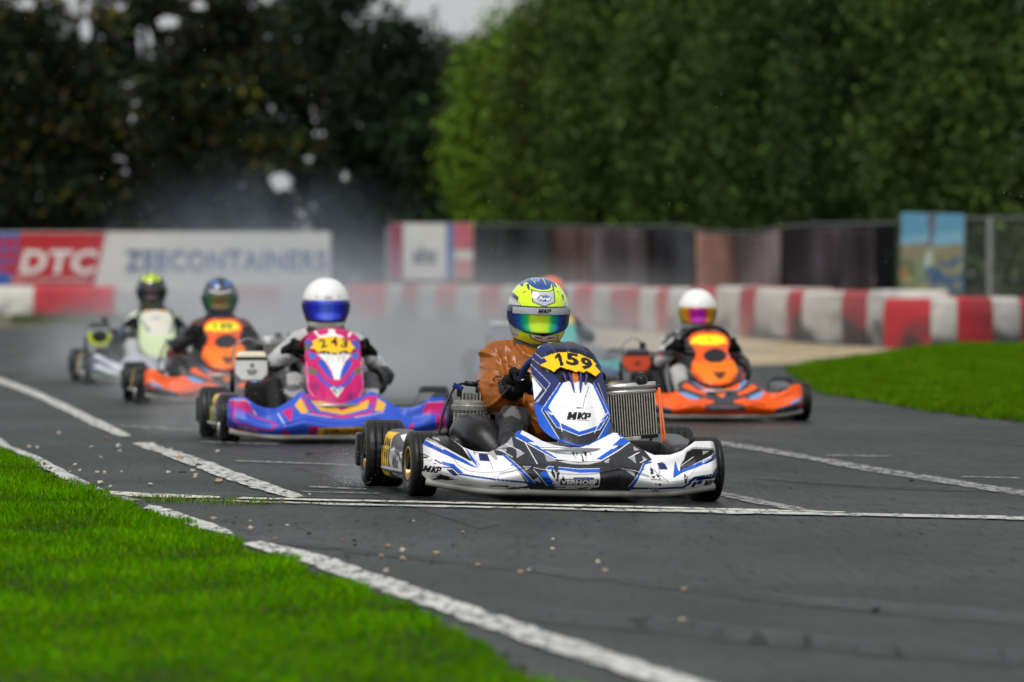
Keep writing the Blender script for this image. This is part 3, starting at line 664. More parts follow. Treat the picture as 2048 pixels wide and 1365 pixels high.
def tyre_mb(r, w, rr, tread=True):
    mb = MB(); h = w / 2
    prof = [(-h * .80, rr), (-h * .97, rr + .012), (-h * 1.0, (rr + r) / 2), (-h * .97, r - .020), (-h * .88, r - .007), (-h * .78, r - .002)]
    g = .004
    for c in (-.5, -.17, .17, .5):
        prof += [(h * (c - .13), r), (h * (c - .03), r), (h * (c - .02), r - g), (h * (c + .02), r - g), (h * (c + .03), r), (h * (c + .13), r)]
    prof += [(h * .78, r - .002), (h * .88, r - .007), (h * .97, r - .020), (h * 1.0, (rr + r) / 2), (h * .97, rr + .012), (h * .80, rr)]
    n = len(prof)
    def mod(k, j):
        return 1 - (.012 if (k % 4 == 0 and 5 < j < n - 6) else 0)
    mb.lathe(prof, 96, 'x', mod=mod); return mb
def rim_mb(w, rr):
    mb = MB(); h = w / 2 * .84
    mb.lathe([(-h, rr + .004), (-h - .006, rr + .003), (-h - .006, rr - .006), (-h + .004, rr - .008), (-h + .03, rr - .014), (-h + .045, rr * .55), (-h + .05, .035), (-h + .05, .0)], 40, 'x')
    mb.lathe([(h, rr + .004), (h + .006, rr + .003), (h + .006, rr - .006), (h - .004, rr - .008), (h - .03, rr - .014), (h - .045, rr * .55), (h - .05, .035), (h - .05, .0)], 40, 'x')
    return mb
_tm = {}
def wheel(parent, x, y, r, w, rr, m, steer=0.0):
    key = (r, w, rr)
    hub = MB(); hub.lathe([(-w / 2, 0), (-w / 2, .024), (w / 2, .024), (w / 2, 0)], 16, 'x'); o = hub.build('wheel', M_blkm, parent); o.location = (x, y, r); o.rotation_euler = (random.uniform(0, 1), 0, 0)
    o.rotation_euler = Euler((0, 0, steer))
    if key in _tm: t = bpy.data.objects.new('tyre', _tm[key]); COL.objects.link(t); t.parent = o
    else: t = tyre_mb(r, w, rr).build('tyre', M_rubber, o, True); _tm[key] = t.data
    rim_mb(w, rr).build('rim', m, o, True)
    return o

def ztop(x, K):
    a = np.abs(x); return np.interp(a, K['tx'], K['tz'])
def build_nose(parent, K, paint, res):
    """fairing: x across, t from lower edge to top edge"""
    HW = K['hw']; nx = int(2 * HW / res); nt = int(.40 / res)
    xs = np.linspace(-HW, HW, nx); ts = np.linspace(0, 1, nt)
    X, T = np.meshgrid(xs, ts, indexing='ij'); A = np.abs(X)
    zt = ztop(X, K); zb = .042 + .034 * np.clip((A - HW * .55) / (HW * .45), 0, 1) ** 1.5
    # rounded ends
    e = np.clip((A - (HW - .035)) / .035, 0, 1); zt = zt - .03 * e ** 3; zb = zb + .02 * e ** 3
    Z = zb + (zt - zb) * T
    yf = -.88 + .10 * (A / HW) ** 2 + .05 * e ** 2
    S = np.interp(A, [0, .20, .27, .36, .44, HW], [.27, .25, .14, .08, .055, .05])
    Y = yf + .045 * np.clip(1 - T / .28, 0, 1) ** 1.6 + S * np.clip((T - .36) / .64, 0, 1) ** 1.25
    # ridge line and scoops
    Y += .012 * np.exp(-((T - .37) / .035) ** 2) * (A < .30) + .016 * np.exp(-((A - .36) / .07) ** 2) * np.sin(np.pi * T)
    Y += .018 * np.exp(-((A - .44) / .10) ** 2) * np.exp(-((T - .62) / .22) ** 2)
    V = np.stack([X, Y, Z], -1).reshape(-1, 3)
    i = np.arange(nx - 1)[:, None] * nt + np.arange(nt - 1)[None, :]; i = i.ravel()
    F = np.stack([i, i + nt, i + nt + 1, i + 1], 1)
    o = npmesh('nose_fairing', V, F, M_paint, parent, True, paint.eval(V[:, [0, 2]]))
    md = o.modifiers.new('thick', 'SOLIDIFY'); md.thickness = .006; md.offset = -1
    lip = MB(); pts = []
    for k in range(41):
        x = -HW + .012 + (2 * HW - .024) * k / 40; a = abs(x)
        pts.append((x, -.88 + .10 * (a / HW) ** 2 + .048, .036 + .034 * max(0, (a - HW * .55) / (HW * .45)) ** 1.5))
    lip.tube(pts, .015, 8); lip.build('bumper_lip', M_lip, o, True)
    return o
def build_panel(parent, K, paint, res):
    """upright number panel in front of the steering wheel"""
    rows = K['rows']; z0, z1 = rows[0][0], rows[-1][0]
    nz = int((z1 - z0) / res * 1.2); ns = int(.34 / res)
    zs = z0 + (z1 - z0) * (.5 - .5 * np.cos(np.linspace(0, np.pi, nz)))
    w = np.interp(zs, [r[0] for r in rows], [r[1] for r in rows]); s = np.linspace(-1, 1, ns)
    W_, S_ = np.meshgrid(w, s, indexing='ij'); Z = np.repeat(zs[:, None], ns, 1); X = W_ * S_
    yb, yt = K.get('py', (-.64, -.14))
    tt = (Z - z0) / (z1 - z0)
    Y = yb + (yt - yb) * tt ** 1.25 + .075 * (X / .16) ** 2 * (1 - .3 * tt)
    Y += K.get('fold', .010) * np.exp(-((np.abs(X) - .085) / .02) ** 2)
    Y += .05 * np.clip((tt - .93) / .07, 0, 1) ** 2
    V = np.stack([X, Y, Z], -1).reshape(-1, 3)
    i = (np.arange(nz - 1)[:, None] * ns + np.arange(ns - 1)[None, :]).ravel()
    F = np.stack([i, i + 1, i + ns + 1, i + ns], 1)
    cols_ = paint.eval(V[:, [0, 2]]); V[:, 0] += K.get('px', 0)
    o = npmesh('number_panel', V, F, M_paint, parent, True, cols_)
    md = o.modifiers.new('thick', 'SOLIDIFY'); md.thickness = .006; md.offset = -1
    def surf(x, z):
        t = (z - z0) / (z1 - z0); return yb + (yt - yb) * max(t, 0) ** 1.25 + .075 * (x / .16) ** 2 * (1 - .3 * t) + K.get('fold', .010) * math.exp(-((abs(x) - .085) / .02) ** 2) + .05 * max(0, min(1, (t - .93) / .07)) ** 2
    return o, surf
def build_pod(parent, sgn, paint, res, hw=.085, y0=-.33, y1=.33, xc=.555):
    ny = int((y1 - y0) / res); nr = int(.62 / res)
    V = []
    ys = np.linspace(y0, y1, ny); an = np.linspace(0, 2 * np.pi, nr, endpoint=False)
    Yg, A = np.meshgrid(ys, an, indexing='ij')
    tt = (Yg - y0) / (y1 - y0); end = np.clip(np.minimum(tt, 1 - tt) / .06, 0, 1) ** .5
    sx = np.sign(np.cos(A)) * np.abs(np.cos(A)) ** .55; sz = np.sign(np.sin(A)) * np.abs(np.sin(A)) ** .5
    hh = (.085 + .018 * tt); zc = .135 + .012 * tt
    X = sgn * (xc - .025 * (1 - tt)) + hw * (.75 + .25 * end) * sx * (1 - .12 * (sz > .3)); Z = zc + hh * (.8 + .2 * end) * sz
    V = np.stack([X, Yg, Z], -1).reshape(-1, 3)
    i = np.arange(ny - 1)[:, None] * nr + np.arange(nr)[None, :]; j = np.arange(ny - 1)[:, None] * nr + (np.arange(nr)[None, :] + 1) % nr
    F = [list(f) for f in np.stack([i.ravel(), j.ravel(), (j + nr).ravel(), (i + nr).ravel()], 1).tolist()]
    F += [list(range(nr))[::-1], [(ny - 1) * nr + k for k in range(nr)]]
    C = paint.eval(np.c_[-V[:, 1] if sgn < 0 else V[:, 1], V[:, 2]])
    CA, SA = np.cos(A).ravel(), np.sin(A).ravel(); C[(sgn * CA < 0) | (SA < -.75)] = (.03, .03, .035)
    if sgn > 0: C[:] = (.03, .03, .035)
    o = npmesh('side_pod', V, F, M_paint, parent, True, C); return o

def build_kart(name, label, K, loc, rz, scale=1.0):
    root = empty(name, (*loc, camber(*loc)), rz, scale); root.rotation_euler = (0, K.get('roll', 0), rz); tag(root, label, 'kart', KARTGRP); WR = K.get('wr', .165)
    res = K.get('res', .006); hi = res < .004
    rimm = K['rim']; st = K.get('steer', R(4))
    fx, rx_ = .57, .605
    for sx in (-1, 1):
        wheel(root, sx * fx, -.52, .130, .115, .066, rimm, st)
        wheel(root, sx * rx_, .52, .140, .17, .066, rimm)
    # chassis
    mb = MB()
    for sx in (-1, 1):
        mb.tube([(sx * .12, -.80, .06), (sx * .20, -.70, .055), (sx * .30, -.50, .055), (sx * .33, -.2, .05), (sx * .33, .3, .05), (sx * .31, .62, .07)], .015, 8, smoothn=5)
        mb.tube([(sx * .30, -.50, .06), (sx * .40, -.50, .10), (sx * .50, -.515, .13)], .013, 8)
        mb.tube([(sx * .33, -.25, .05), (sx * .62, -.25, .09), (sx * .62, .25, .09), (sx * .33, .27, .05)], .010, 8, smoothn=4)
        mb.tube([(sx * .47, -.50, .09), (sx * .47, -.50, .17)], .016, 8)
        mb.tube([(sx * .46, -.46, .10), (sx * .05, -.30, .12)], .006, 6)
    mb.tube([(-.30, -.5, .055), (.30, -.5, .055)], .014, 8); mb.tube([(-.33, .1, .05), (.33, .1, .05)], .014, 8); mb.tube([(-.31, .55, .06), (.31, .55, .06)], .014, 8)
    mb.tube([(-.26, -.82, .09), (.26, -.82, .09)], .010, 8); mb.tube([(-.24, -.70, .2), (.24, -.70, .2)], .009, 8)
    for sx in (-1, 1): mb.tube([(sx * .20, -.64, .06), (sx * .24, -.70, .2)], .009, 8)
    mb.build('frame', M_chrome, root, True)
    MB().box((0, -.45, .035), (.56, .72, .006)).build('floor_tray', M_blkm, root)
    MB().tube([(-.56, .52, .14), (.56, .52, .14)], .022, 12).build('axle', M_chrome, root)
    # plastic bumper behind the rear wheels
    mb = MB(); mb.tube([(-.65, .70, .15), (-.60, .73, .15), (-.3, .75, .14), (.3, .75, .14), (.60, .73, .15), (.65, .70, .15)], .028, 10, smoothn=4)
    for sx in (-1, 1): mb.box((sx * .685, .69, .15), (.035, .09, .14), .012); mb.box((sx * .66, .70, .15), (.06, .05, .10), .012)
    mb.build('bumper', M_blk, root, True)
    # seat
    nx, ny = 15, 17; V = []
    for j in range(ny):
        t = j / (ny - 1); yb = -.02 + .40 * min(1, t / .4) if t < .4 else .38 + .17 * (t - .4) / .6; zb = .075 if t < .4 else .075 + .44 * ((t - .4) / .6)
        for i in range(nx):
            u = -1 + 2 * i / (nx - 1); w = .19 + .01 * t; side = abs(u) ** 3
            V.append((u * w, yb - side * .10 * (t > .4) , zb + side * (.16 if t < .5 else .06 + .10 * (1 - t) * 2) * min(1, t * 3)))
    F = [[j * nx + i, j * nx + i + 1, (j + 1) * nx + i + 1, (j + 1) * nx + i] for j in range(ny - 1) for i in range(nx - 1)]
    o = npmesh('seat', V, F, K.get('seatm', M_seat), root, True); md = o.modifiers.new('t', 'SOLIDIFY'); md.thickness = .008
    # body panels
    build_nose(root, K, K['nose'], res)
    panel, surf = build_panel(root, K, K['panel'], res)
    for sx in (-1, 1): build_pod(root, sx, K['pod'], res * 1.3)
    if 'plate' in K:
        pts, pp = K['plate']; xs = np.array([p[0] for p in pts]); zs = np.array([p[1] for p in pts])
        rs = .0025 if hi else .006
        gx, gz = np.meshgrid(np.arange(xs.min(), xs.max() + rs, rs), np.arange(zs.min(), zs.max() + rs, rs), indexing='ij'); ins = pip(np.c_[gx.ravel(), gz.ravel()], pts).reshape(gx.shape)
        idx = -np.ones(gx.shape, int); V = []; 
        F = []
        for i in range(gx.shape[0] - 1):
            for j in range(gx.shape[1] - 1):
                if ins[i, j] and ins[i + 1, j + 1]:
                    f = []
                    for a, b in ((i, j), (i + 1, j), (i + 1, j + 1), (i, j + 1)):
                        if idx[a, b] < 0: idx[a, b] = len(V); x, z = gx[a, b], gz[a, b]; V.append((x + K.get('px', 0), surf(x, z) - .016, z + .006))
                        f.append(int(idx[a, b]))
                    F.append(f)
        V = np.array(V); o = npmesh('number_plate', V, F, M_paint, panel, True, pp.eval(np.c_[V[:, 0] - K.get('px', 0), V[:, 2] - .006])); md = o.modifiers.new('t', 'SOLIDIFY'); md.thickness = .005; md.offset = -1
        for u in K.get('fins', ()):
            fo = MB(); (xa, za), (xb, zb_) = u
            pts3 = [(xa + (xb - xa) * t + K.get('px', 0), surf(xa + (xb - xa) * t, za + (zb_ - za) * t) - .012 * math.sin(math.pi * min(1, t * 1.2 + .1)) - .004, za + (zb_ - za) * t) for t in np.linspace(0, 1, 7)]
            fo.tube(pts3, [.0045, .006, .006, .0055, .005, .004, .0015], 8); fo.build('fin', K['finm'], panel, True)
    # steering wheel and column
    wc = Vector(K.get('wheelc', (0, .0, .485))); tilt = R(K.get('wtilt', 48)); n = Vector((0, math.cos(tilt), math.sin(tilt)))
    e1 = Vector((1, 0, 0)); e2 = n.cross(e1) * -1
    e2 = Vector((0, -math.sin(tilt), math.cos(tilt)))
    mb = MB(); rim = [wc + e1 * WR * math.cos(a) + e2 * WR * max(-.72, math.sin(a)) for a in np.linspace(0, 2 * math.pi, 40, endpoint=False)]
    mb.tube(rim, .0145, 10, closed=True)
    for a in (R(90), R(205), R(335)): mb.tube([wc - n * .03, wc + e1 * WR * .93 * math.cos(a) + e2 * WR * .93 * max(-.72, math.sin(a))], .008, 6)
    mb.ell(wc - n * .03, (.035, .035, .02), 12, 6)
    mb.build('steering_wheel', K.get('wheelm', M_blk), root, True)
    MB().tube([wc - n * .03, (0, -.42, .12)], .010, 8).build('steering_column', M_chrome, root, True)
    for sx in (-1, 1): MB().tube([(sx * .20, -.62, .05), (sx * .20, -.66, .12), (sx * .17, -.68, .2), (sx * .23, -.68, .2)], .006, 6, smoothn=3).build('pedal', M_chrome, root, True)
    # fuel tank between the legs
    MB().box((0, -.22, .14), (.20, .26, .15), .03).build('fuel_tank', mat('tank_plastic', (.45, .44, .38), .35), root, True)
    # engine, kart's right side (picture left)
    ex, ey = K.get('ex', -.31), .26
    e = MB(); e.box((ex, ey, .13), (.17, .24, .14), .02); e.lathe([(.19, .062), (.24, .066), (.28, .066)], 20, 'z', (ex, ey, 0)); e.box((ex - .07, ey - .03, .16), (.07, .12, .1), .015)
    eng = e.build('engine', M_alu if K.get('eng', 'fins') == 'fins' else M_blkm, root, True)
    c = MB()
    for k in range(4): c.lathe([(.255 + k * .018, .064), (.258 + k * .018, .074), (.264 + k * .018, .074), (.267 + k * .018, .064)], 24, 'z', (ex, ey, 0))
    c.lathe([(.325, .066), (.33, .082), (.348, .084), (.352, .076), (.366, .076), (.372, .06), (.376, .0)], 28, 'z', (ex, ey, 0))
    for k in range(11):
        a = (k - 5) * .0145; hh_ = math.sqrt(max(.0001, .066 ** 2 - a * a)); c.box((ex + a, ey, .385), (.0045, 2 * hh_, .035))
        c.box((ex + a, ey - hh_ - .004, .30), (.0045, .016, .09))
    c.build('cylinder_head', K.get('headm', M_alu), eng)
    c = MB(); c.tube([(ex + .03, ey, .38), (ex + .03, ey, .445)], [.016, .014], 10); c.tube([(ex + .035, ey, .435), (ex - .03, ey, .44)], .011, 10); c.ell((ex + .03, ey, .44), (.017, .017, .016), 10, 8); c.build('spark_plug_cap', M_blk, eng, True)
    c = MB(); c.tube([(ex - .02, ey, .44), (ex - .07, ey - .02, .425), (ex - .115, ey - .05, .34), (ex - .14, ey - .08, .24), (ex - .145, ey - .1, .15)], .0055, 6, smoothn=5); c.build('spark_lead', M_blk, eng, True)
    if K.get('eng', 'fins') == 'fins':
        c = MB(); c.box((ex - .055, ey - .03, .40), (.02, .02, .03), .003); c.build('sensor', M_blk, eng)
        c = MB(); c.box((ex - .062, ey - .035, .425), (.045, .02, .022), .004, Euler((0, R(25), 0))); c.build('sensor_clip', mat('blue_anodised', (.02, .05, .25), .3, .6), eng)
        # big rubber intake pipe and black housing in front of the engine
        c = MB(); c.tube([(ex - .04, ey - .02, .23), (ex - .02, ey - .12, .25), (ex + .02, ey - .28, .215), (ex + .08, ey - .36, .14)], [.055, .068, .092, .075], 18, smoothn=5); c.build('intake_housing', M_blk, root, True)
        c = MB()
        for q in range(4): c.tube([(-.47 + q * .016, .02, .13), (-.46 + q * .016, -.02, .20), (-.44 + q * .012, .04, .225), (-.42, .10, .2)], .006, 6, smoothn=4)
        c.build('cable_loom', M_blk, root, True)
    if 'airbox' in K:
        ax, az, aw, ah, colp, lid = K['airbox']
        Vb = [(-.5, .5), (.5, .5), (.5, -.22), (.32, -.5), (-.32, -.5), (-.5, -.22)] if not K.get('airround') else [(.5 * math.cos(a), .5 * math.sin(a)) for a in np.linspace(.15 * math.pi, -1.15 * math.pi, 20)] + [(-.44, .5), (.44, .5)][:0]
        V = [(ax + u * aw, .06, az + v * ah) for u, v in Vb] + [(ax + u * aw, .22, az + v * ah) for u, v in Vb]; m = len(Vb)
        F = [list(range(m)), [m + k for k in range(m)][::-1]] + [[k, m + k, m + (k + 1) % m, (k + 1) % m] for k in range(m)]
        o = npmesh('airbox', V, F, mat('airbox_' + name, colp, .35, nvar=.08), root); fixn(o)
        md = o.modifiers.new('b', 'BEVEL'); md.width = .008; md.segments = 2
        b = MB(); b.box((ax, .14, az + ah * .5 + .006), (aw * 1.0, .17, .010), .003); b.build('seal', M_blk, o)
        b = MB(); b.box((ax, .14, az + ah * .5 + .028), (aw * .96, .15, .03), .008, taper=.85); b.build('lid', mat('lid_' + name, lid, .35), o)
        b = MB(); b.lathe([(0, .022), (.03, .024), (.04, .018), (.042, 0)], 14, 'z', (ax + aw * .25, .14, az + ah * .5 + .045)); b.build('cap', M_blk, o, True)
        b = MB(); b.tube([(ax + aw * .5, .12, az + ah * .3), (ax + aw * .5 + .04, .14, az + ah * .25), (ax + aw * .5 + .07, .2, az)], .018, 10, smoothn=4); b.build('intake_pipe', M_blk, o, True)
        if 'airtext' in K:
            for tx_, cz, hgt, wd in K['airtext']:
                V, T = glyphs(tx_, .04); V = V * (wd, hgt); npmesh('lettering', np.c_[V[:, 0] + ax, np.full(len(V), .055), V[:, 1] + cz], [list(t_) for t_ in T], M_blk, o)
        b = MB(); b.box((ax + .05, .14, az - ah * .5 - .10), (.17, .16, .18), .02); b.build('engine_block', M_blkm, root, True)
        b = MB(); b.tube([(ax - aw * .5 - .02, .10, az + .0), (ax - aw * .5 - .02, .08, az - .12)], [.012, .014], 8); b.build('breather', M_blk, root, True)
        b = MB(); b.tube([(ax + aw * .3, .14, az + ah * .5 + .07), (ax - .02, .10, az + ah * .5 + .115), (ax - aw * .5 - .01, .09, az + ah * .5 + .06), (ax - aw * .5 - .02, .09, az)], .005, 6, smoothn=6); b.build('overflow_hose', mat('clear_hose_' + name, (.25, .26, .25), .3), root, True)
        b = MB(); b.tube([(ax + .12, .0, .30), (ax + .13, -.1, .2), (ax + .13, -.2, .12)], [.05, .055, .045], 14, smoothn=4); b.build('exhaust_pipe', M_blkm, root, True)
    if K.get('radiator', True):
        xw = K.get('radx', .385); y_ = .06; zb_, zt_ = .242, .412; w_ = .225; sl = K.get('radsl', .025)
        rad = MB(); rad.box((xw, y_ + .02, (zb_ + zt_) / 2), (w_, .012, zt_ - zb_)); ro = rad.build('radiator', M_core, root)
        f = MB(); t_ = MB(); nt = 21 if hi else 14
        for k in range(nt):
            x = xw - w_ / 2 + .006 + (w_ - .012) * k / (nt - 1)
            f.box((x - .0026, y_, (zb_ + zt_) / 2), (.0052, .03, zt_ - zb_ - .004)) if False else None
            t_.box((x, y_ - .004, (zb_ + zt_) / 2), (.0032, .034, zt_ - zb_ - .002))
        for k in range(nt - 1):
            x = xw - w_ / 2 + .006 + (w_ - .012) * (k + .5) / (nt - 1)
            for q in range(30 if hi else 0):
                z = zb_ + .004 + (zt_ - zb_ - .008) * q / 29; f.box((x, y_ + .002, z), ((w_ - .012) / (nt - 1) - .003, .026, .0014))
        t_.build('cooling_tubes', M_tubew, ro)['kind'] = 'stuff'
        if hi: f.build('cooling_fins', M_fin, ro)['kind'] = 'stuff'
        for z, r_ in ((zt_ + .009, .011), (zt_ + .031, .015)):
            tk = MB(); tk.tube([(xw - w_ / 2 - .01, y_, z), (xw + w_ / 2 + .003, y_, z)], r_, 14); tk.build('header_tank', mat('bright_aluminium', (.62, .61, .58), .3, .75, nvar=.12, nscale=30, bump=.0006, bscale=140), ro, True)
        tk = MB(); tk.lathe([(0, .024), (.022, .024), (.03, .018), (.034, 0)], 14, 'z', (xw + .06, y_, zt_ + .040)); tk.build('filler_cap', M_blk, ro, True)
        tk = MB(); tk.tube([(xw + w_ / 2, y_, zt_ + .02), (xw + w_ / 2 + .025, y_, zt_ + .022)], .009, 8); tk.build('bleed_screw', M_blk, ro, True)
        tk = MB(); tk.box((xw, y_, zb_ - .008), (w_, .04, .014), .003); tk.build('lower_tank', M_blkm, ro)
        tk = MB(); tk.box((xw, y_ - .03, zb_ - .011), (.075, .01, .016), .002); tk.build('bracket', M_tubew, ro)
        tk = MB()
        for q in (0, .014): tk.tube([(xw + w_ / 2 + .002 + q * .3, y_ - .02, zt_ + .03), (xw + w_ / 2 + .018 + q, y_ - .05, .22), (xw + w_ / 2 + .03 + q, y_ - .10, .07)], .0042, 6)
        tk.build('strap', M_orange if hi else M_blkm, root, True)
        tk = MB(); tk.box((xw + .0, y_ + .02, .145), (.25, .20, .15), .015); tk.build('battery_box', M_blkm, root, True)
        pv = Vector((xw, y_, .32)); ro.matrix_local = Matrix.Translation(pv) @ Matrix.Rotation(R(-5), 4, 'Y') @ Matrix.Translation(-pv)
        if hi: tk = MB(); tk.tube([(.49, -.28, .12), (.50, -.33, .155), (.505, -.37, .175)], [.016, .022, .020], 12, smoothn=4); tk.build('brake_duct', M_lip, root, True)
    if K.get('hose'):
        tk = MB(); tk.tube([(.225, .03, .385), (.27, .0, .378), (.298, -.02, .325), (.285, -.02, .27), (.245, .0, .25)], .017, 12, smoothn=5); tk.build('coolant_hose', M_hose, root, True)
    return root

# ------------------------------------------------------------------ helmets
def helm_pt(lon, lat, off=0.0):
    """lon 0 = face (-y), + towards kart's left (+x); lat up"""
    cl, sl = np.cos(lat), np.sin(lat); cx, sx = np.cos(lon), np.sin(lon)
    sp = np.sign
    ex = .86
    a, b = .128, .155
    top = .142; bot = .150
    pw = np.where(sl > 0, 2.15, 3.8); fz = np.clip(1 - np.abs(sl) ** pw, 0, 1) ** (1 / pw)
    x = a * sp(sx) * np.abs(sx) ** .95 * fz; y = -b * sp(cx) * np.abs(cx) ** .95 * fz
    z = np.where(sl > 0, top, bot) * sl
    face = np.clip(cx, 0, 1)
    low = np.clip(-sl, 0, 1)
    x = x * (1 - .20 * low ** 1.6); y = y * (1 - .10 * low) - .018 * face * np.exp(-((sl + .62) / .25) ** 2)
    r = 1 + off / .14
    return x * r, y * r, z * r
def smoothm(o): return o
def build_helmet(parent, label, paint, res, visor_ramp, loc, rz, rx, texts=(), cut=-.90, spoiler=False, hscale=1.0):
    nlo = int(.9 / res); nla = int(.42 / res)
    lon = np.linspace(-np.pi, np.pi, nlo, endpoint=False); lat = np.linspace(math.asin(cut), np.pi / 2, nla)
    A, B = np.meshgrid(lon, lat, indexing='ij'); X, Y, Z = helm_pt(A, B)
    V = np.stack([X, Y, Z], -1).reshape(-1, 3)
    i = np.arange(nlo)[:, None] * nla + np.arange(nla - 1)[None, :]; j = ((np.arange(nlo) + 1) % nlo)[:, None] * nla + np.arange(nla - 1)[None, :]
    F = np.stack([i.ravel(), j.ravel(), (j + 1).ravel(), (i + 1).ravel()], 1)
    front = V[:, 1] < .04
    C = paint.eval(V[:, [0, 2]]); C[~front] = paint.eval(np.c_[np.abs(V[:, 0]) * .9, V[:, 2]])[~front]
    o = npmesh('helmet', V, F, mat('helmet_shell', attr=True, rough=.16, coat=.6, nvar=.04, nscale=20), parent, True, C)
    o.location = loc; o.rotation_euler = (rx, 0, rz); o.scale = (hscale,) * 3
    md = o.modifiers.new('t', 'SOLIDIFY'); md.thickness = .012; md.offset = -1
    # visor
    lo = np.linspace(R(-88), R(88), 70); la = np.linspace(0, 1, 24)
    A, T = np.meshgrid(lo, la, indexing='ij')
    zlow = -.084 + .052 * (np.abs(A) / R(88)) ** 2.5; zhigh = .022 - .002 * (np.abs(A) / R(88)) ** 2
    Zt = zlow + (zhigh - zlow) * T
    B = np.arcsin(np.clip(Zt / np.where(Zt > 0, .142, .150), -1, 1)); X, Y, Z = helm_pt(A, B, .0035)
    V = np.stack([X, Y, Z], -1).reshape(-1, 3); m_ = 24
    i = (np.arange(69)[:, None] * m_ + np.arange(23)[None, :]).ravel(); F = np.stack([i, i + m_, i + m_ + 1, i + 1], 1)
    vm = bpy.data.materials.new('visor'); vm.use_nodes = True; n, l = vm.node_tree.nodes, vm.node_tree.links; b = n['Principled BSDF']
    lw = n.new('ShaderNodeLayerWeight'); lw.inputs['Blend'].default_value = .35
    cr = n.new('ShaderNodeValToRGB'); cr.color_ramp.elements.remove(cr.color_ramp.elements[0])
    for k, (p, c) in enumerate(visor_ramp):
        e = cr.color_ramp.elements[0] if k == 0 else cr.color_ramp.elements.new(p)
        e.position = p; e.color = (*c, 1)
    l.new(lw.outputs['Facing'], cr.inputs[0]); l.new(cr.outputs[0], b.inputs['Base Color']); b.inputs['Metallic'].default_value = .45; b.inputs['Roughness'].default_value = .14
    b.inputs['Coat Weight'].default_value = .5
    if spoiler:
        pass
    v = npmesh('visor', V, F, vm, o, True); md = v.modifiers.new('t', 'SOLIDIFY'); md.thickness = .003; md.offset = 1
    # visor pivots
    for sx in (-1, 1):
        mb = MB(); mb.lathe([(0, .020), (.006, .019), (.008, .010), (.008, 0)], 16, 'x'); q = mb.build('visor_pivot', M_blk, o, True); q.location = (sx * .125, -.015, -.008); q.rotation_euler = (0, 0, 0 if sx > 0 else math.pi)
    for spec in texts:
        kind, arg = spec[0], spec[1:]
        if kind == 'patch':      # painted strip lying on the shell: z0,z1,lon0,lon1,paint
            z0, z1, l0, l1, pt, nm = arg; nl_, nz_ = 150, 34
            A, T = np.meshgrid(np.linspace(l0, l1, nl_), np.linspace(0, 1, nz_), indexing='ij'); Zt = z0 + (z1 - z0) * T
            B = np.arcsin(np.clip(Zt / np.where(Zt > 0, .142, .150), -1, 1)); X, Y, Z = helm_pt(A, B, .0085)
            V = np.stack([X, Y, Z], -1).reshape(-1, 3); i = (np.arange(nl_ - 1)[:, None] * nz_ + np.arange(nz_ - 1)[None, :]).ravel(); F = np.stack([i, i + nz_, i + nz_ + 1, i + 1], 1)
            npmesh(nm, V, F, mat('strip_film', attr=True, rough=.3), o, True, pt.eval(V[:, [0, 2]])).modifiers.new('t', 'SOLIDIFY').thickness = .001
    return o

# ------------------------------------------------------------------ drivers
def wrinkle(o, amp, sc, seed=0):
    V = co(o); N = vn(o)
    d = np.array([(1 - abs(mnoise.noise(Vector((v[0] * sc + seed, v[1] * sc, v[2] * sc * 1.6)))) * 2.2) * .6 + .5 * mnoise.fractal(Vector((v[0] * sc * 2 + seed, v[1] * sc * 2, v[2] * sc * 2)), 1, 2, 3) for v in V])
    setco(o, V + N * (d * amp)[:, None])
def build_glove(parent, P, T, N, elbow, outdir, m, name='glove', res=.0032):
    """hand closed round the wheel rim at P; T rim tangent, N towards the driver"""
    P, T, N = Vector(P), Vector(T).normalized(), Vector(N).normalized(); O = T.cross(N).normalized()
    ed = (Vector(elbow) - P).normalized(); out = Vector(outdir); out = (out - T * out.dot(T)).normalized()
    # frame round the rim: angle 0 = towards the elbow/palm side
    S = T.cross(out).normalized()
    if S.dot(N) > 0: S = -S
    mb = MB()
    palm = P + out * .036
    for k in range(-3, 4): mb.ell(palm + T * k * .011 + out * .006, (.021, .021, .021), 12, 8)
    wr = palm + ed * .075
    mb.capsule(palm + ed * .012, wr, .031, .031, 14)
    L = [.95, 1.05, 1.0, .82]
    for f in range(4):
        c = P + T * ((f - 1.5) * .0215)
        pts = []
        for q in range(9):
            an = R(18 + q * 27 * L[f]); rad = .0265
            pts.append(c + (out * math.cos(an) + S * math.sin(an)) * rad)
        for q in range(8): mb.capsule(pts[q], pts[q + 1], .0098 - q * .0002, .0098 - (q + 1) * .0002, 10)
    tb = P + T * .036 + out * .03
    for a, b, r_ in ((0, 1, .012), (1, 2, .0105)):
        q = [tb, P + T * .042 - S * .018 + out * .008, P + T * .03 - S * .024 - out * .016]
        mb.capsule(q[a], q[b], r_, r_ * .92, 10)
    o = mb.build(name, m, parent); bake(o, [('REMESH', dict(mode='VOXEL', voxel_size=res)), ('SMOOTH', dict(factor=.5, iterations=2))]); smooth(o)
    return o, wr
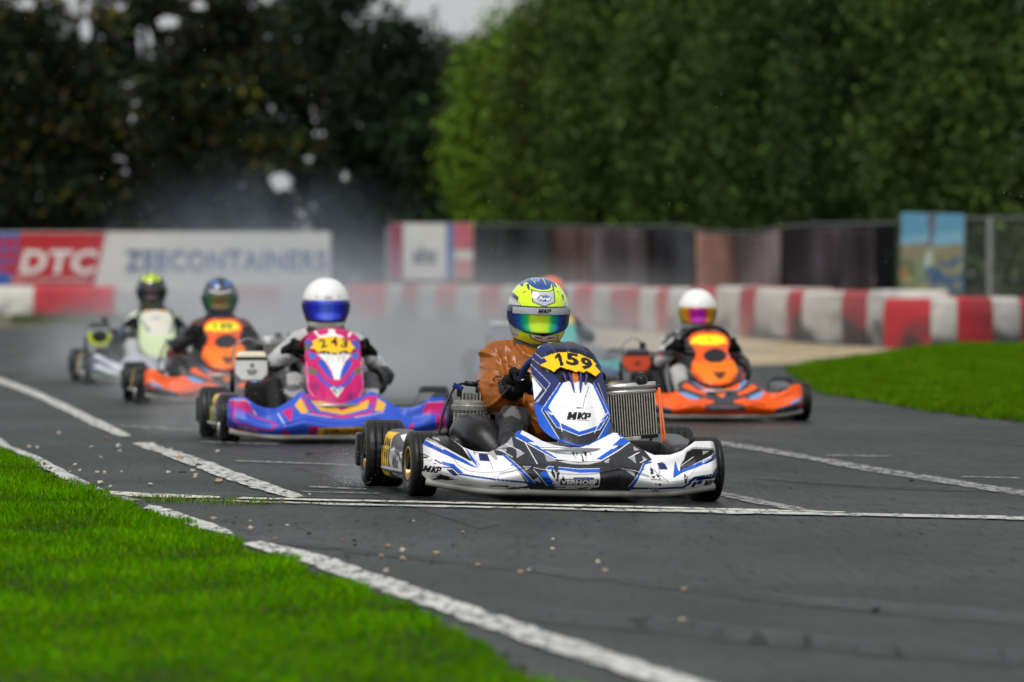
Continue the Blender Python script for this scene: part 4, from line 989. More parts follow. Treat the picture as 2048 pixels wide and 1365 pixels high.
def build_driver(label, kloc, krz, kscale, D):
    root = empty('person', (*kloc, camber(*kloc)), krz, kscale); root.rotation_euler = (0, D.get('roll', 0), krz); WR = D.get('wr', .165); tag(root, label, 'person', 'kart drivers')
    hx = D.get('lean', 0)
    vox = D.get('vox', .014)
    hip = [(-.09, .30, .17), (.09, .30, .17)]; chest = (hx * .8, .40, .42); neck = (hx, .40, .56); 
    sh = [(-.15 + hx, .39, .515), (.15 + hx, .39, .515)]
    knee = D.get('knee', [(-.19, -.10, .30), (.19, -.10, .30)]); foot = [(-.19, -.50, .11), (.19, -.50, .11)]; toe = [(-.19, -.62, .15), (.19, -.62, .15)]
    wc = Vector(D.get('wheelc', (0, 0, .485))); tilt = R(48); e2 = Vector((0, -math.sin(tilt), math.cos(tilt))); n = Vector((0, math.cos(tilt), math.sin(tilt)))
    ha = [D.get('ang', (R(178), R(2)))[0], D.get('ang', (R(178), R(2)))[1]]
    P = [wc + Vector((1, 0, 0)) * WR * math.cos(a) + e2 * WR * math.sin(a) for a in ha]
    Tn = [Vector((1, 0, 0)) * -math.sin(a) + e2 * math.cos(a) for a in ha]
    elb = D.get('elbow', [(-.29 + hx, .26, .36), (.29 + hx, .26, .36)])
    mb = MB()
    mb.capsule((0, .30, .19), (0, .36, .30), .135, .135, 20); mb.capsule((0, .36, .30), chest, .14, .15, 20)
    mb.ell((chest[0], chest[1], chest[2] + .03), (.185, .115, .13), 20, 12)
    mb.capsule(chest, neck, .11, .062); mb.capsule(neck, (neck[0], neck[1] - .01, neck[2] + .06), .06, .058)
    for k in (0, 1):
        mb.capsule((sh[k][0] * .5 + hx * .5, .39, .53), sh[k], .075, .072)
        mb.capsule(sh[k], elb[k], .065, .055)
        wr = P[k] + (Vector(elb[k]) - P[k]).normalized() * .09
        mb.capsule(elb[k], wr, .053, .036)
        mb.capsule(hip[k], knee[k], .095, .070); mb.capsule(knee[k], foot[k], .064, .045)
        mb.capsule(foot[k], toe[k], .044, .036)
    body = mb.build('body', D['suit'], root)
    bake(body, [('REMESH', dict(mode='VOXEL', voxel_size=vox)), ('SMOOTH', dict(factor=.6, iterations=4))]); smooth(body)
    wrinkle(body, D.get('wrk', .007), 13, 2)
    V = co(body); C = np.tile(np.array(D['col']), (len(V), 1))
    for fn, c in D.get('zones', []):
        m_ = np.array([fn(*v) for v in V]); C[m_] = c
    setcols(body, C)
    for k in (0, 1):
        if k in D.get('hands', (0, 1)):
            gl_, _w = build_glove(root, P[k], Tn[k] * (-1 if k == 0 else 1), n, elb[k], (P[k] - wc).normalized() * .8 + n * .7, D.get('glovem', M_glove), res=.0032 if vox < .01 else .005)
            if k == 0 and vox < .01: print_on(gl_, 'IQ', P[k][0] - .012, P[k][2] + .012, .020, .014, mat('white_print', (.7, .7, .7), .5), gl_, -.5, .2)
    if 'jacket' in D:
        jm, jc = D['jacket']
        j = MB(); E = [Vector(e) for e in elb]
        j.capsule((0, .34, .30), (hx, .37, .46), .165, .17, 24); j.capsule((-.15 + hx, .39, .535), (.15 + hx, .39, .535), .082, .082, 20); j.capsule((hx, .39, .53), (hx, .385, .575), .12, .085, 20); j.ell((hx, .385, .47), (.19, .135, .105), 24, 14)
        for k in (0, 1):
            sgn = -1 if k == 0 else 1
            j.capsule(Vector(sh[k]) + Vector((0, 0, .0)), E[k] + Vector((0, 0, .02)), .078, .080, 20)
            wr = P[k] + (E[k] - P[k]).normalized() * .085
            mid = E[k].lerp(wr, .5) + Vector((0, 0, -.012))
            j.capsule(E[k], mid, .080, .074, 20); j.capsule(mid, wr, .072, .045, 18)
            j.capsule(E[k] + Vector((-sgn * .03, -.02, -.03)), mid + Vector((0, .02, -.03)), .062, .055, 16)
        j.capsule((hx, .30, .38), (hx + .0, .16, .27), .11, .085, 18)
        jo = j.build('jacket', jm, root); bake(jo, [('REMESH', dict(mode='VOXEL', voxel_size=.0065)), ('SMOOTH', dict(factor=.5, iterations=3))]); smooth(jo)
        V = co(jo); N = vn(jo); d = np.zeros(len(V))
        for q, v in enumerate(V):
            vv = Vector((v[0] * 6 + v[2] * 4, v[1] * 5, v[2] * 6 - v[0] * 6)) + mnoise.noise_vector(Vector(v) * 6) * .7
            ds = mnoise.voronoi(vv)[0]; rg = max(0, 1 - (ds[1] - ds[0]) / .30) ** 2
            w_ = Vector((v[0] * 3.2 + mnoise.noise(Vector(v) * 4) * .8 + v[2] * 5, v[1] * 4, v[2] * 3.5 - v[0] * 6))
            r1 = 1 - abs(mnoise.noise(w_)) * 2.6; r2 = 1 - abs(mnoise.noise(w_ * 2.3 + Vector((9, 1, 4)))) * 2.6
            fo = 0
            for k in (0, 1):
                wr_ = P[k] + (E[k] - P[k]).normalized() * .10 + Vector((0, .02, .03)); dx_, dz_ = v[0] - wr_[0], v[2] - wr_[2]; rr_ = math.hypot(dx_, dz_)
                if rr_ < .22 and v[0] * (-1 if k == 0 else 1) > 0:
                    an_ = math.atan2(dz_, dx_); nn_ = mnoise.noise(Vector((an_ * 2.4, rr_ * 5, k * 9 + v[1] * 2))); fo += max(0, 1 - abs(nn_) * 5) ** 1.5 * min(1, rr_ / .05) * (1 - rr_ / .22)
            sn_ = mnoise.noise(Vector((v[0] * 5 + v[2] * 9, v[2] * 3 - v[0] * 4, v[1] * 3 + 4))); fo2 = max(0, 1 - abs(sn_) * 4.5) ** 1.5
            d[q] = .016 * fo + .011 * fo2 + .007 * max(r1, -.8) + .002 * rg + .0015 * max(r2, -.6) + .002 * mnoise.noise(Vector(v) * 14)
        setco(jo, V + N * (d - .006)[:, None])
        C = np.tile(np.array(jc), (len(V), 1))
        for q, v in enumerate(V):
            w = mnoise.fractal(Vector((v[0] * 9, v[1] * 9, v[2] * 14)), 1, 2, 4); C[q] = C[q] * (1 - .15 * max(0, w))
        # cuffs are black
        for k in (0, 1):
            wr = P[k] + (E[k] - P[k]).normalized() * .085
            m_ = np.linalg.norm(V - np.array(wr), axis=1) < .062; C[m_] = (.012, .012, .014)
        setcols(jo, C)
        print_on(jo, 'GUL', -.160, .463, .075, .026, M_blkm, jo, .16, .4)
    H = D['helmet']
    build_helmet(root, None, H['paint'], H.get('res', .006), H['ramp'], H.get('loc', (hx, .37, .735)), H.get('rz', 0), H.get('rx', R(4)), H.get('texts', ()), hscale=H.get('scale', 1.0))
    # neck collar
    c = MB(); nc = Vector(H.get('loc', (hx, .37, .735))); c.lathe([(-.175, .098), (-.150, .112), (-.125, .104), (-.118, .085)], 28, 'z', nc + Vector((0, .01, 0)), mod=lambda k, j: 1 + .03 * math.sin(k * 1.3)); c.build('collar', M_collar, root, True)
    return root
M_glove = mat('glove_fabric', (.008, .008, .009), .7, spec=.15, bump=.001, bscale=160, nvar=.3)
from mathutils.bvhtree import BVHTree
def print_on(o, txt, cx, cz, w, h, m, parent, rot=0, shear=0, bold=.02):
    """lettering wrapped on the surface of a part, seen from the front"""
    bv = BVHTree.FromPolygons([v.co[:] for v in o.data.vertices], [p.vertices[:] for p in o.data.polygons])
    V, T = glyphs(txt, bold); V = V * (w, h); V = np.c_[V[:, 0] + shear * V[:, 1], V[:, 1]]; c, s_ = math.cos(rot), math.sin(rot); out = []
    for x, z in V:
        X, Z = x * c - z * s_ + cx, x * s_ + z * c + cz; hit = bv.ray_cast(Vector((X, -1, Z)), Vector((0, 1, 0)))[0]; out.append((X, (hit.y if hit else .2) - .003, Z))
    return npmesh('lettering', out, [list(t) for t in T], m, parent)
M_collar = mat('collar_foam', (.03, .03, .033), .6, nvar=.2)
M_cloth1 = mat('suit_fabric', attr=True, rough=.45, spec=.3, bump=.0012, bscale=110, nvar=.25, nscale=9)
M_jacket = mat('coated_nylon', attr=True, rough=.30, bump=.0010, bscale=45, nvar=.08, nscale=12, spec=.45)
# ------------------------------------------------------------------ kart number 159
BW = (.80, .80, .80); NV = (.012, .022, .115); BL = (.004, .085, .52); GK = (.022, .024, .029); BK = (.005, .005, .006); YL = (.95, .56, .002)
NX0 = 1142.0; NS = 514.0; NG = 1007.0
def TP(u, v):
    x0 = 1152 - 13 * min(1, abs(u - 1150) / 290); return ((u - x0) / 503, (NG - v) / NS)
def TC(u, v): return TP(1040 + u / 8.03, 840 + v / 8.03)
def TL(u, v): return TP(800 + u / 6.206, 840 + v / 6.206)
def TR(u, v): return TP(1240 + u / 7.58, 840 + v / 7.58)
def mkp(P, c, w, h, col, rot=0, shear=.3, T=None, extra=.0):
    (cx, cy) = P.m([c], T)[0]; cr, sr = math.cos(rot), math.sin(rot)
    def q(u, v):
        x = (u - .5) * w + (v - .5) * h * shear; y = (v - .5) * h; return (cx + x * cr - y * sr, cy + x * sr + y * cr)
    def pl(pts): P.L.append(('p', [q(*p) for p in pts], col))
    b = .075
    pl([(0, 0), (2 * b, 0), (2 * b, 1), (0, 1)]); pl([(.36 - 2 * b + .02, 0), (.38, 0), (.38, 1), (.36 - 2 * b + .02, 1)]); pl([(0, 1), (.13, 1), (.19, .62), (.25, 1), (.38, 1), (.25, .18), (.13, .18)])
    pl([(.42, 0), (.42 + 1.9 * b, 0), (.42 + 1.9 * b, 1), (.42, 1)]); pl([(.50, .5), (.64, 1), (.78, 1), (.62, .5), (.78, 0), (.64, 0)])
    pl([(.72, 0), (.72 + 1.6 * b, 0), (.72 + 1.6 * b, 1), (.72, 1)]); pl([(.74, 1), (.94, 1), (1, .88), (1, .42), (.94, .30), (.80, .30), (.80, .50), (.88, .54), (.88, .76), (.80, .80), (.74, .80)])
def one(P, c, w, h, col, rot=0):
    (cx, cy) = P.m([c])[0]; cr, sr = math.cos(rot), math.sin(rot)
    pts = [(.42, 0), (.82, 0), (.82, 1), (.52, 1), (.05, .74), (.05, .50), (.42, .68)]
    P.L.append(('p', [(cx + (a - .5) * w * cr - (b - .5) * h * sr, cy + (a - .5) * w * sr + (b - .5) * h * cr) for a, b in pts], col))
N = Paint(BW, TC)
# grey centre
N.poly([(975, 915), (990, 900), (1017, 884), (1042, 862), (1265, 862), (1305, 920), (1288, 928), (1255, 992), (1067, 992), (1012, 918)], GK, TP)
for sp in ([(1000, 560), (1390, 370), (1440, 260)], [(0, 0), (0, 0), (0, 0)]): pass
LGy = (.32, .32, .34)
N.poly([(1180, 400), (1350, 330), (1440, 250), (1440, 365)], LGy, TL).poly([(1180, 405), (1330, 440), (1340, 390)], LGy, TL).poly([(1460, 390), (1560, 440), (1455, 500)], LGy, TL)
N.stroke([(1340, 330), (1520, 420)], .0022, BW, TL).stroke([(1240, 400), (1400, 490)], .0022, BW, TL).stroke([(1590, 310), (1700, 565)], .0035, BW, TL)
N.poly([(1500, 590), (1640, 580), (1550, 650)], LGy, TL).poly([(1640, 770), (1700, 730), (1750, 800)], LGy, TL)
N.poly([(245, 410), (245, 480), (330, 460)], LGy, TR).poly([(140, 580), (235, 540), (240, 665)], LGy, TR).poly([(350, 550), (430, 600), (350, 620)], LGy, TR)
N.stroke([(140, 580), (320, 495)], .0022, BW, TR).stroke([(300, 650), (400, 605)], .0022, BW, TR).poly([(60, 760), (200, 790), (190, 860)], LGy, TR).stroke([(0, 740), (200, 770), (300, 800)], .0022, (.5, .5, .5), TR)
N.poly([(440, 580), (480, 560), (640, 690), (455, 695)], LGy).poly([(1340, 690), (1460, 620), (1440, 700)], LGy)
# chevron
N.poly([(40, 330), (130, 215), (380, 200), (700, 400), (950, 450), (1180, 410), (1540, 225), (1740, 235), (1850, 300), (1560, 470), (1330, 655), (990, 695), (640, 650), (330, 470)], BW)
N.stroke([(250, 190), (660, 425), (950, 468), (1210, 425), (1610, 205)], .0085, BL).stroke([(330, 190), (760, 462)], .0016, BW).stroke([(1560, 210), (1140, 468)], .0016, BW)
N.poly([(0, 225), (40, 240), (320, 402), (140, 398), (0, 315)], BL).poly([(30, 228), (130, 213), (112, 258)], BL).poly([(220, 440), (350, 452), (650, 640), (575, 655)], BL)
N.poly([(1535, 430), (1690, 315), (1800, 285), (1850, 345), (1720, 425)], BL).poly([(1515, 480), (1640, 468), (1345, 655), (1260, 652)], BL).poly([(1660, 240), (1740, 250), (1790, 280), (1700, 300)], BL)
N.stroke([(0, 330), (600, 652), (990, 690), (1340, 662), (1870, 350)], .0030, BW).stroke([(620, 672), (990, 708), (1360, 680)], .0035, BK)
N.poly([(640, 690), (840, 680), (980, 710), (1150, 690), (1350, 675), (1150, 728), (980, 748), (800, 722)], (.5, .5, .5))
N.stroke([(-150, 760), (500, 745), (1000, 750), (1500, 740), (1960, 790)], .0075, (.012, .012, .014))
N.poly([(1240, 560), (1500, 520), (1700, 600), (1640, 760), (1300, 760)], GK) if False else None
# lower box
N.poly([(400, 815), (1270, 855), (1270, 1130), (560, 1130), (480, 960)], (.58, .58, .58)).poly([(405, 815), (460, 772), (960, 808), (1275, 795), (1275, 850), (960, 862), (640, 822)], BL)
N.stroke([(405, 812), (460, 768), (960, 804), (1275, 792)], .0018, BW)
N.poly([(298, 892), (378, 835), (482, 962), (340, 952)], BL).poly([(370, 985), (500, 985), (540, 1025), (400, 1022)], BL).poly([(415, 1050), (560, 1055), (590, 1085), (450, 1085)], BL)
N.stroke([(200, 790), (410, 830)], .0022, (.6, .6, .6)).stroke([(200, 820), (440, 1090)], .0022, (.6, .6, .6))
N.poly([(860, 935), (1180, 930), (1180, 960), (860, 962)], NV)
N.stroke([(730, 975), (1240, 970)], .0035, BK)
N.poly([(640, 970), (1250, 965), (1250, 1062), (640, 1066)], BK).text('VERHOEF', (950, 1016), .144, .0185, (.78, .78, .78), 0, .006, .05)
# side blue diagonals
N.stroke([(1290, 470), (1420, 590), (1630, 800)], .009, BL, TL).stroke([(1265, 478), (1400, 600), (1600, 810)], .0018, BW, TL).stroke([(1325, 470), (1450, 590), (1665, 800)], .0018, BW, TL)
N.stroke([(470, 640), (370, 665), (260, 830), (140, 1015)], .0075, BL, TR).stroke([(350, 655), (240, 830), (115, 1015)], .0018, BW, TR)
# picture-left end
N.poly([(255, 225), (560, 235), (750, 380), (880, 550), (830, 548), (560, 405), (290, 285)], BK, TL).poly([(370, 268), (455, 272), (472, 312)], LGy, TL).stroke([(290, 262), (840, 548)], .0022, BW, TL)
N.poly([(250, 285), (560, 425), (800, 545), (870, 590), (965, 640), (870, 618), (480, 455), (250, 350)], BL, TL).poly([(735, 375), (800, 400), (870, 540), (970, 642), (930, 560), (820, 410)], BL, TL)
N.text('MCCOOM', (430, 368), .058, .0085, BW, -.49, .002, .03, TL).stroke([(360, 370), (490, 440)], .0025, NV, TL)
N.poly([(895, 440), (985, 450), (1085, 455), (1110, 552), (975, 545)], NV, TL).poly([(915, 450), (970, 455), (975, 545), (960, 560)], BW, TL).poly([(1088, 440), (1170, 405), (1220, 520), (1185, 540)], (.35, .35, .33), TL)
N.stroke([(620, 490), (700, 610), (850, 680), (1050, 690), (1250, 670), (1420, 600)], .0016, BK, TL).stroke([(1080, 450), (1140, 640)], .0025, NV, TL).stroke([(930, 540), (985, 610)], .0025, NV, TL)
N.poly([(480, 560), (640, 592), (760, 700), (690, 705), (600, 630), (500, 605)], BL, TL).stroke([(500, 632), (640, 640), (710, 720)], .004, BK, TL).poly([(540, 660), (620, 655), (700, 730), (640, 740)], NV, TL)
N.stroke([(720, 715), (900, 742), (1150, 770), (1620, 805)], .0075, (.006, .05, .26), TL)
for k in range(4): N.stroke([(1155 + k * 50, 745), (1195 + k * 50, 800)], .002, BW, TL)
N.poly([(262, 610), (490, 610), (500, 720), (262, 720)], BW, TL)
N.stroke([(400, 545), (480, 590)], .006, NV, TL)
# picture-right end
N.poly([(945, 605), (980, 470), (1080, 405), (1400, 410), (1470, 470), (1340, 540), (1000, 722), (880, 772), (885, 700)], BK, TR).poly([(1230, 455), (1335, 458), (1230, 515)], LGy, TR)
N.stroke([(950, 600), (985, 480), (1080, 420), (1390, 425), (1450, 465)], .0028, (.55, .55, .55), TR).stroke([(880, 770), (890, 700), (1090, 550)], .0022, BW, TR).stroke([(880, 775), (1330, 545), (1460, 465)], .0022, BW, TR)
N.poly([(775, 880), (828, 610), (870, 770), (1320, 560), (1460, 470), (1470, 550), (1240, 660), (905, 800)], BL, TR).poly([(1440, 480), (1475, 560), (1250, 665), (1310, 600)], NV, TR)
N.text('MCCOOM', (1290, 590), .046, .0085, BW, .5, .002, .03, TR)
N.poly([(560, 655), (640, 635), (700, 690), (712, 748), (590, 752)], NV, TR).poly([(660, 640), (720, 650), (735, 700), (712, 735)], BW, TR).stroke([(575, 720), (580, 810)], .0022, BK, TR)
N.stroke([(250, 885), (520, 905), (720, 940), (950, 900), (1050, 800), (1120, 720)], .0012, BK, TR).stroke([(450, 720), (710, 938)], .0022, BK, TR).stroke([(300, 800), (470, 890), (720, 940)], .0012, BK, TR)
N.poly([(990, 935), (1085, 850), (1460, 785), (1460, 822), (1110, 890), (1040, 945)], (.006, .05, .26), TR).poly([(1100, 915), (1150, 865), (1470, 822), (1470, 870)], BK, TR)
N.poly([(1370, 800), (1450, 690), (1475, 780)], GK, TR)
for k in range(3): N.stroke([(1255 + k * 45, 845), (1285 + k * 45, 795)], .0022, BW, TR)
N.poly([(1060, 1015), (1090, 930), (1140, 935), (1110, 1015)], (.02, .035, .03), TR).poly([(1130, 970), (1210, 965), (1230, 905), (1160, 910)], (.006, .05, .26), TR)
N.stroke([(120, 1040), (560, 1042), (940, 1020), (1040, 950)], .0085, (.006, .035, .2), TR)
for k in range(3): N.stroke([(410 + k * 60, 1060), (450 + k * 60, 1015)], .0022, BW, TR)
N.poly([(1270, 890), (1480, 870), (1480, 1030), (1250, 1030)], BW, TR)
# scuffs
DR = (.014, .014, .014)
N.scuff([(545, 770), (620, 770), (760, 1060), (690, 1090), (560, 980), (470, 870)], DR, 90, -.02, (1, .35))
N.scuff([(1280, 730), (1500, 690), (1590, 800), (1580, 1090), (1330, 1120), (1270, 1000)], DR, 80, -.12, (1, .3))
N.scuff([(1330, 560), (1500, 640), (1620, 560), (1640, 720), (1330, 730)], DR, 70, .12, (1, .4)).scuff([(900, 560), (1200, 520), (1250, 680), (1000, 690)], DR, 110, .30, (1, .3))
N.scuff([(240, 450), (330, 500), (420, 600), (300, 600)], DR, 110, .02, (.5, 1), TL).scuff([(250, 730), (520, 730), (700, 790), (300, 800)], DR, 90, .02, (.3, 1), TL).scuff([(250, 720), (480, 720), (640, 790), (560, 800)], DR, 90, .12, (.3, 1), TL)
N.scuff([(380, 800), (470, 720), (560, 830), (640, 900), (500, 900)], DR, 100, .0, (.6, .8), TR).scuff([(480, 940), (640, 930), (630, 1000), (520, 1000)], DR, 110, .08, (.5, 1), TR).scuff([(930, 790), (990, 850), (990, 960), (950, 960)], DR, 120, .0, (1, .3), TR)
N.scuff([(1340, 900), (1470, 860), (1470, 1060), (1200, 1060)], DR, 110, .22, (.4, 1), TR)
N.scuff([(-.57, .035), (.57, .035), (.57, .060), (-.57, .060)], DR, 60, .30, (.25, 2), lambda a, b: (a, b))

mkp(N, (375, 664), .062, .026, BK, -.06, .3, TL)
mkp(N, (1358, 955), .052, .028, BK, .04, .25, TR)
# number panel 159: traced sheet -> local, centre line follows the lean of the panel
def TN(u, v):
    px = 1000 + u / 3.791; py = 660 + v / 3.791; z = (1003 - py) / 505; cx = 1122 + (py - 690) / 200 * 30
    return ((px - cx) / 505, z)
Q = Paint(NV, TN)
Q.poly([(150, 600), (900, 560), (900, 900), (200, 900)], BL).poly([(255, 560), (300, 625), (420, 835), (330, 835), (240, 650)], BL)
Q.poly([(440, 405), (296, 628), (432, 838), (578, 882), (722, 856), (836, 668), (690, 395)], GK)
Q.stroke([(440, 405), (296, 628), (432, 838)], .0026, (.6, .62, .65)).stroke([(690, 400), (832, 668), (722, 852)], .0026, (.6, .62, .65))
Q.stroke([(445, 430), (325, 620), (415, 735), (578, 800), (742, 750), (806, 655), (690, 430)], .016, BL).stroke([(325, 635), (410, 752), (578, 812), (746, 764), (812, 668)], .0022, BW)
Q.poly([(455, 418), (660, 412), (690, 430), (788, 640), (737, 735), (578, 782), (425, 715), (345, 605)], BW)
Q.stroke([(400, 660), (350, 655)], .003, BW).stroke([(425, 690), (450, 780)], .003, BW).stroke([(735, 725), (702, 790)], .003, BW).stroke([(345, 640), (385, 655)], .003, BW)
Q.stroke([(755, 690), (795, 655)], .003, BW).stroke([(765, 665), (810, 640)], .003, BW).stroke([(748, 715), (780, 690)], .003, BW)
Q.stroke([(655, 450), (620, 540), (604, 610)], .0022, BK).stroke([(470, 430), (515, 520), (545, 600)], .0012, (.4, .4, .4)).stroke([(350, 585), (470, 600), (560, 612)], .0010, (.45, .45, .45)).stroke([(600, 612), (700, 600), (775, 610)], .0010, (.45, .45, .45))
Q.poly([(555, 600), (590, 598), (592, 612), (557, 612)], (.15, .15, .15))
mkp(Q, (578, 665), .094, .028, BK, -.02, .35)
Q.stroke([(480, 694), (655, 700)], .0022, (.12,.12,.12))
# upper stripes
Q.poly([(205, 355), (300, 470), (240, 560), (210, 480)], BW).stroke([(190, 330), (330, 480), (255, 570)], .003, (.5, .5, .55))
Q.stroke([(200, 270), (360, 430), (268, 570)], .0022, (.5, .5, .55)).stroke([(220, 250), (345, 350)], .016, GK).stroke([(215, 232), (350, 340)], .0018, (.5, .5, .55)).stroke([(250, 180), (330, 240)], .012, GK)
Q.stroke([(235, 190), (300, 240), (350, 215)], .0018, (.6, .6, .6)).stroke([(720, 300), (740, 420), (775, 440)], .010, GK).stroke([(700, 210), (700, 260)], .0018, (.5, .5, .5)).stroke([(735, 420), (790, 560)], .0022, (.5, .5, .5))
Q.poly([(330, 120), (440, 95), (560, 100), (660, 140), (700, 190), (640, 180), (560, 150), (430, 150), (350, 165)], GK)
Q.poly([(240, 165), (320, 112), (350, 108), (320, 128), (250, 178)], BW).poly([(350, 108), (440, 92), (530, 100), (530, 116), (440, 108), (355, 122)], BW).text('MCCOOM', (440, 100), .046, .006, BK, 0, .001, .02)
Q.poly([(330, 190), (420, 160), (560, 160), (700, 200), (740, 330), (690, 430), (650, 410), (600, 400), (480, 400), (440, 430), (390, 350)], BK)  # dark of the gap beneath the plate, painted black on the panel
Q.stroke([(350, 120), (400, 190)], .008, (.03, .03, .16)).stroke([(495, 110), (505, 180)], .008, (.03, .03, .16)).stroke([(600, 130), (640, 190)], .008, (.03, .03, .16))
Q.poly([(525, 345), (572, 345), (575, 405), (545, 420), (527, 400)], (.55, .16, .03))
Q.poly([(475, 400), (545, 425), (580, 405), (650, 420), (655, 440), (470, 440)], BW)
plate = [TN(*p) for p in [(278, 300), (335, 272), (308, 248), (365, 215), (420, 200), (500, 195), (600, 212), (690, 250), (722, 282), (712, 297), (756, 342), (712, 378), (670, 352), (640, 340), (610, 352), (575, 340), (550, 348), (520, 335), (480, 326), (430, 312), (400, 330), (382, 350), (330, 325)]]
PP = Paint(YL, TN); one(PP, (424, 255), .036, .050, BK, .10); PP.text('5', (527, 252), .052, .050, BK, -.12, .003, .05).text('9', (638, 285), .050, .050, BK, -.30, .003, .05)
# side pod: u = towards the front, w = height
SPd = Paint((.025, .027, .05), lambda a, b: (a, b))
SPd.scuff([(-.33, .15), (.33, .15), (.33, .26), (-.33, .26)], (.05, .05, .06), 30, .1).poly([(-.12, .03), (.33, .03), (.33, .09), (.1, .07)], (.03, .03, .11)).poly([(-.05, .19), (.33, .10), (.33, .235), (.0, .245)], (.05, .052, .06)).poly([(.0, .228), (.33, .19), (.33, .22), (.0, .242)], BW)
SPd.poly([(-.04, .185), (.24, .125), (.33, .06), (.28, .045), (-.02, .07), (-.09, .13)], (.50, .50, .50))
mkp(SPd, (.085, .118), .15, .05, BK, -.18, .2)
SPd.text('RACING PARTS', (.09, .082), .15, .009, BK, -.18, 0, .0)
SPd.poly([(-.315, .045), (-.12, .045), (-.10, .235), (-.29, .235)], YL)
SPd.stroke([(-.315, .045), (-.12, .045), (-.10, .235), (-.29, .235), (-.315, .045)], .004, (.7, .42, .01))
one(SPd, (-.262, .14), .05, .15, BK); SPd.text('59', (-.18, .14), .11, .145, BK, 0, .004, .04)
SPd.poly([(.2, .17), (.33, .14), (.33, .16), (.22, .188)], (.4, .05, .05)).poly([(.2, .155), (.33, .125), (.33, .14), (.2, .17)], BW)
TXn = [0, .05, .10, .15, .18, .20, .245, .30, .33, .39, .435, .49, .57, .59]; TZn = [.212, .216, .232, .258, .272, .270, .233, .200, .187, .190, .206, .245, .247, .235]
rows159 = [(.214, .0), (.226, .045), (.235, .076), (.25, .106), (.268, .127), (.29, .143), (.345, .151), (.44, .147), (.50, .144), (.527, .144), (.57, .126), (.600, .100), (.612, .072), (.618, .05), (.621, .0)]
K159 = dict(hw=.585, tx=TXn, tz=TZn, rows=rows159, nose=N, panel=Q, pod=SPd, rim=M_gold, res=.0022, plate=(plate, PP), steer=R(5), wheelm=M_bluegrip, roll=R(1.25), wr=.15, wheelc=(.048, -.01, .485), px=.042, ex=-.275, radx=.352,
            fins=[(TN(450, 345), TN(482, 412)), (TN(500, 345), TN(540, 492)), (TN(590, 345), TN(586, 492)), (TN(640, 350), TN(626, 432))], finm=mat('fin_plastic', (.03, .03, .17), .35))
def place(px, pyg, th):
    """kart origin (between the axles) from the photo's front axle centre: column px and ground row pyg"""
    x, y = gp(px, pyg); return (x - .52 * math.sin(th), y + .52 * math.cos(th))
TH = R(7.6); LOC = place(1125, 999, TH)
build_kart('racing_kart', 'white, blue and black racing kart number 159 leading in the foreground', K159, LOC, TH)

# driver 159
LM = (.72, .98, .002); HB = (.008, .055, .26); HN = (.012, .018, .07); HS = (.52, .54, .54); HG_ = (.01, .06, .03)
def TH_(u, v): return ((u - 780) / 2959, (560 - v) / 2959)
H = Paint(LM, TH_)
H.poly([(600, 60), (1000, 60), (960, 160), (905, 195), (885, 250), (840, 272), (760, 278), (690, 264), (650, 242), (600, 190), (640, 150)], HB)
H.poly([(515, 205), (545, 165), (620, 130), (650, 190), (600, 195), (570, 215), (552, 252), (530, 242)], HB).poly([(880, 170), (960, 180), (975, 255), (950, 245), (930, 215), (890, 205)], HB)
H.poly([(655, 125), (670, 120), (705, 200), (695, 205)], (.35, .7, .3)).poly([(800, 120), (815, 125), (832, 215), (820, 210)], (.35, .7, .3))
H.poly([(590, 215), (625, 215), (622, 300), (600, 270)], HN).poly([(905, 205), (935, 225), (925, 290), (912, 290)], HN)
H.text('RP', (745, 150), .022, .020, (.5, .55, .75), -.2, .004, .02).text('RP', (745, 150), .018, .016, HB, -.2, .004, -.02)
H.poly([(632, 268), (640, 430), (788, 486), (935, 428), (930, 262), (850, 290), (720, 290)], HG_).poly([(645, 285), (655, 422), (788, 472), (920, 420), (918, 278), (850, 300), (720, 300)], HS)
H.oval((790, 378), (103, 50), (.75, .78, .8)).oval((790, 378), (96, 44), HB).oval((790, 378), (84, 33), (.75, .78, .8)).oval((790, 378), (79, 29), HB).text('Arai', (792, 378), .050, .0155, (.85, .87, .9), 0, .003, .04)
H.stroke([(545, 330), (552, 308), (580, 305)], .003, HG_).stroke([(985, 320), (985, 298), (965, 292)], .003, HG_)
H.poly([(415, 330), (440, 320), (492, 378), (485, 430), (430, 385)], HN).poly([(1030, 350), (1048, 320), (1065, 370), (1045, 420)], HN)
H.poly([(372, 350), (400, 350), (520, 480), (500, 500), (400, 490), (365, 430)], HS).stroke([(395, 350), (430, 400), (505, 455), (520, 500)], .002, HG_).poly([(1090, 420), (1020, 490), (1030, 500), (1110, 500), (1110, 400)], HS)
H.stroke([(480, 492), (1060, 488)], .0028, HG_)
H.poly([(340, 480), (1140, 480), (1100, 700), (1060, 790), (790, 850), (560, 810), (420, 720), (355, 600)], (.008, .008, .012))
H.poly([(340, 590), (360, 600), (420, 720), (510, 800), (495, 890), (380, 790), (345, 680)], HS).stroke([(375, 780), (500, 862)], .002, HG_).poly([(1110, 720), (1080, 800), (1070, 880), (1050, 850), (1060, 790)], HS)
H.poly([(375, 770), (445, 815), (445, 835), (375, 795)], HN)
H.poly([(610, 822), (640, 835), (790, 848), (960, 830), (992, 822), (985, 888), (930, 915), (800, 940), (640, 885)], HG_).poly([(628, 832), (790, 852), (975, 832), (970, 882), (925, 905), (800, 926), (650, 875)], (.80, .79, .76))
H.poly([(672, 858), (775, 866), (775, 882), (690, 874)], BK).poly([(842, 866), (945, 856), (935, 872), (845, 882)], BK)
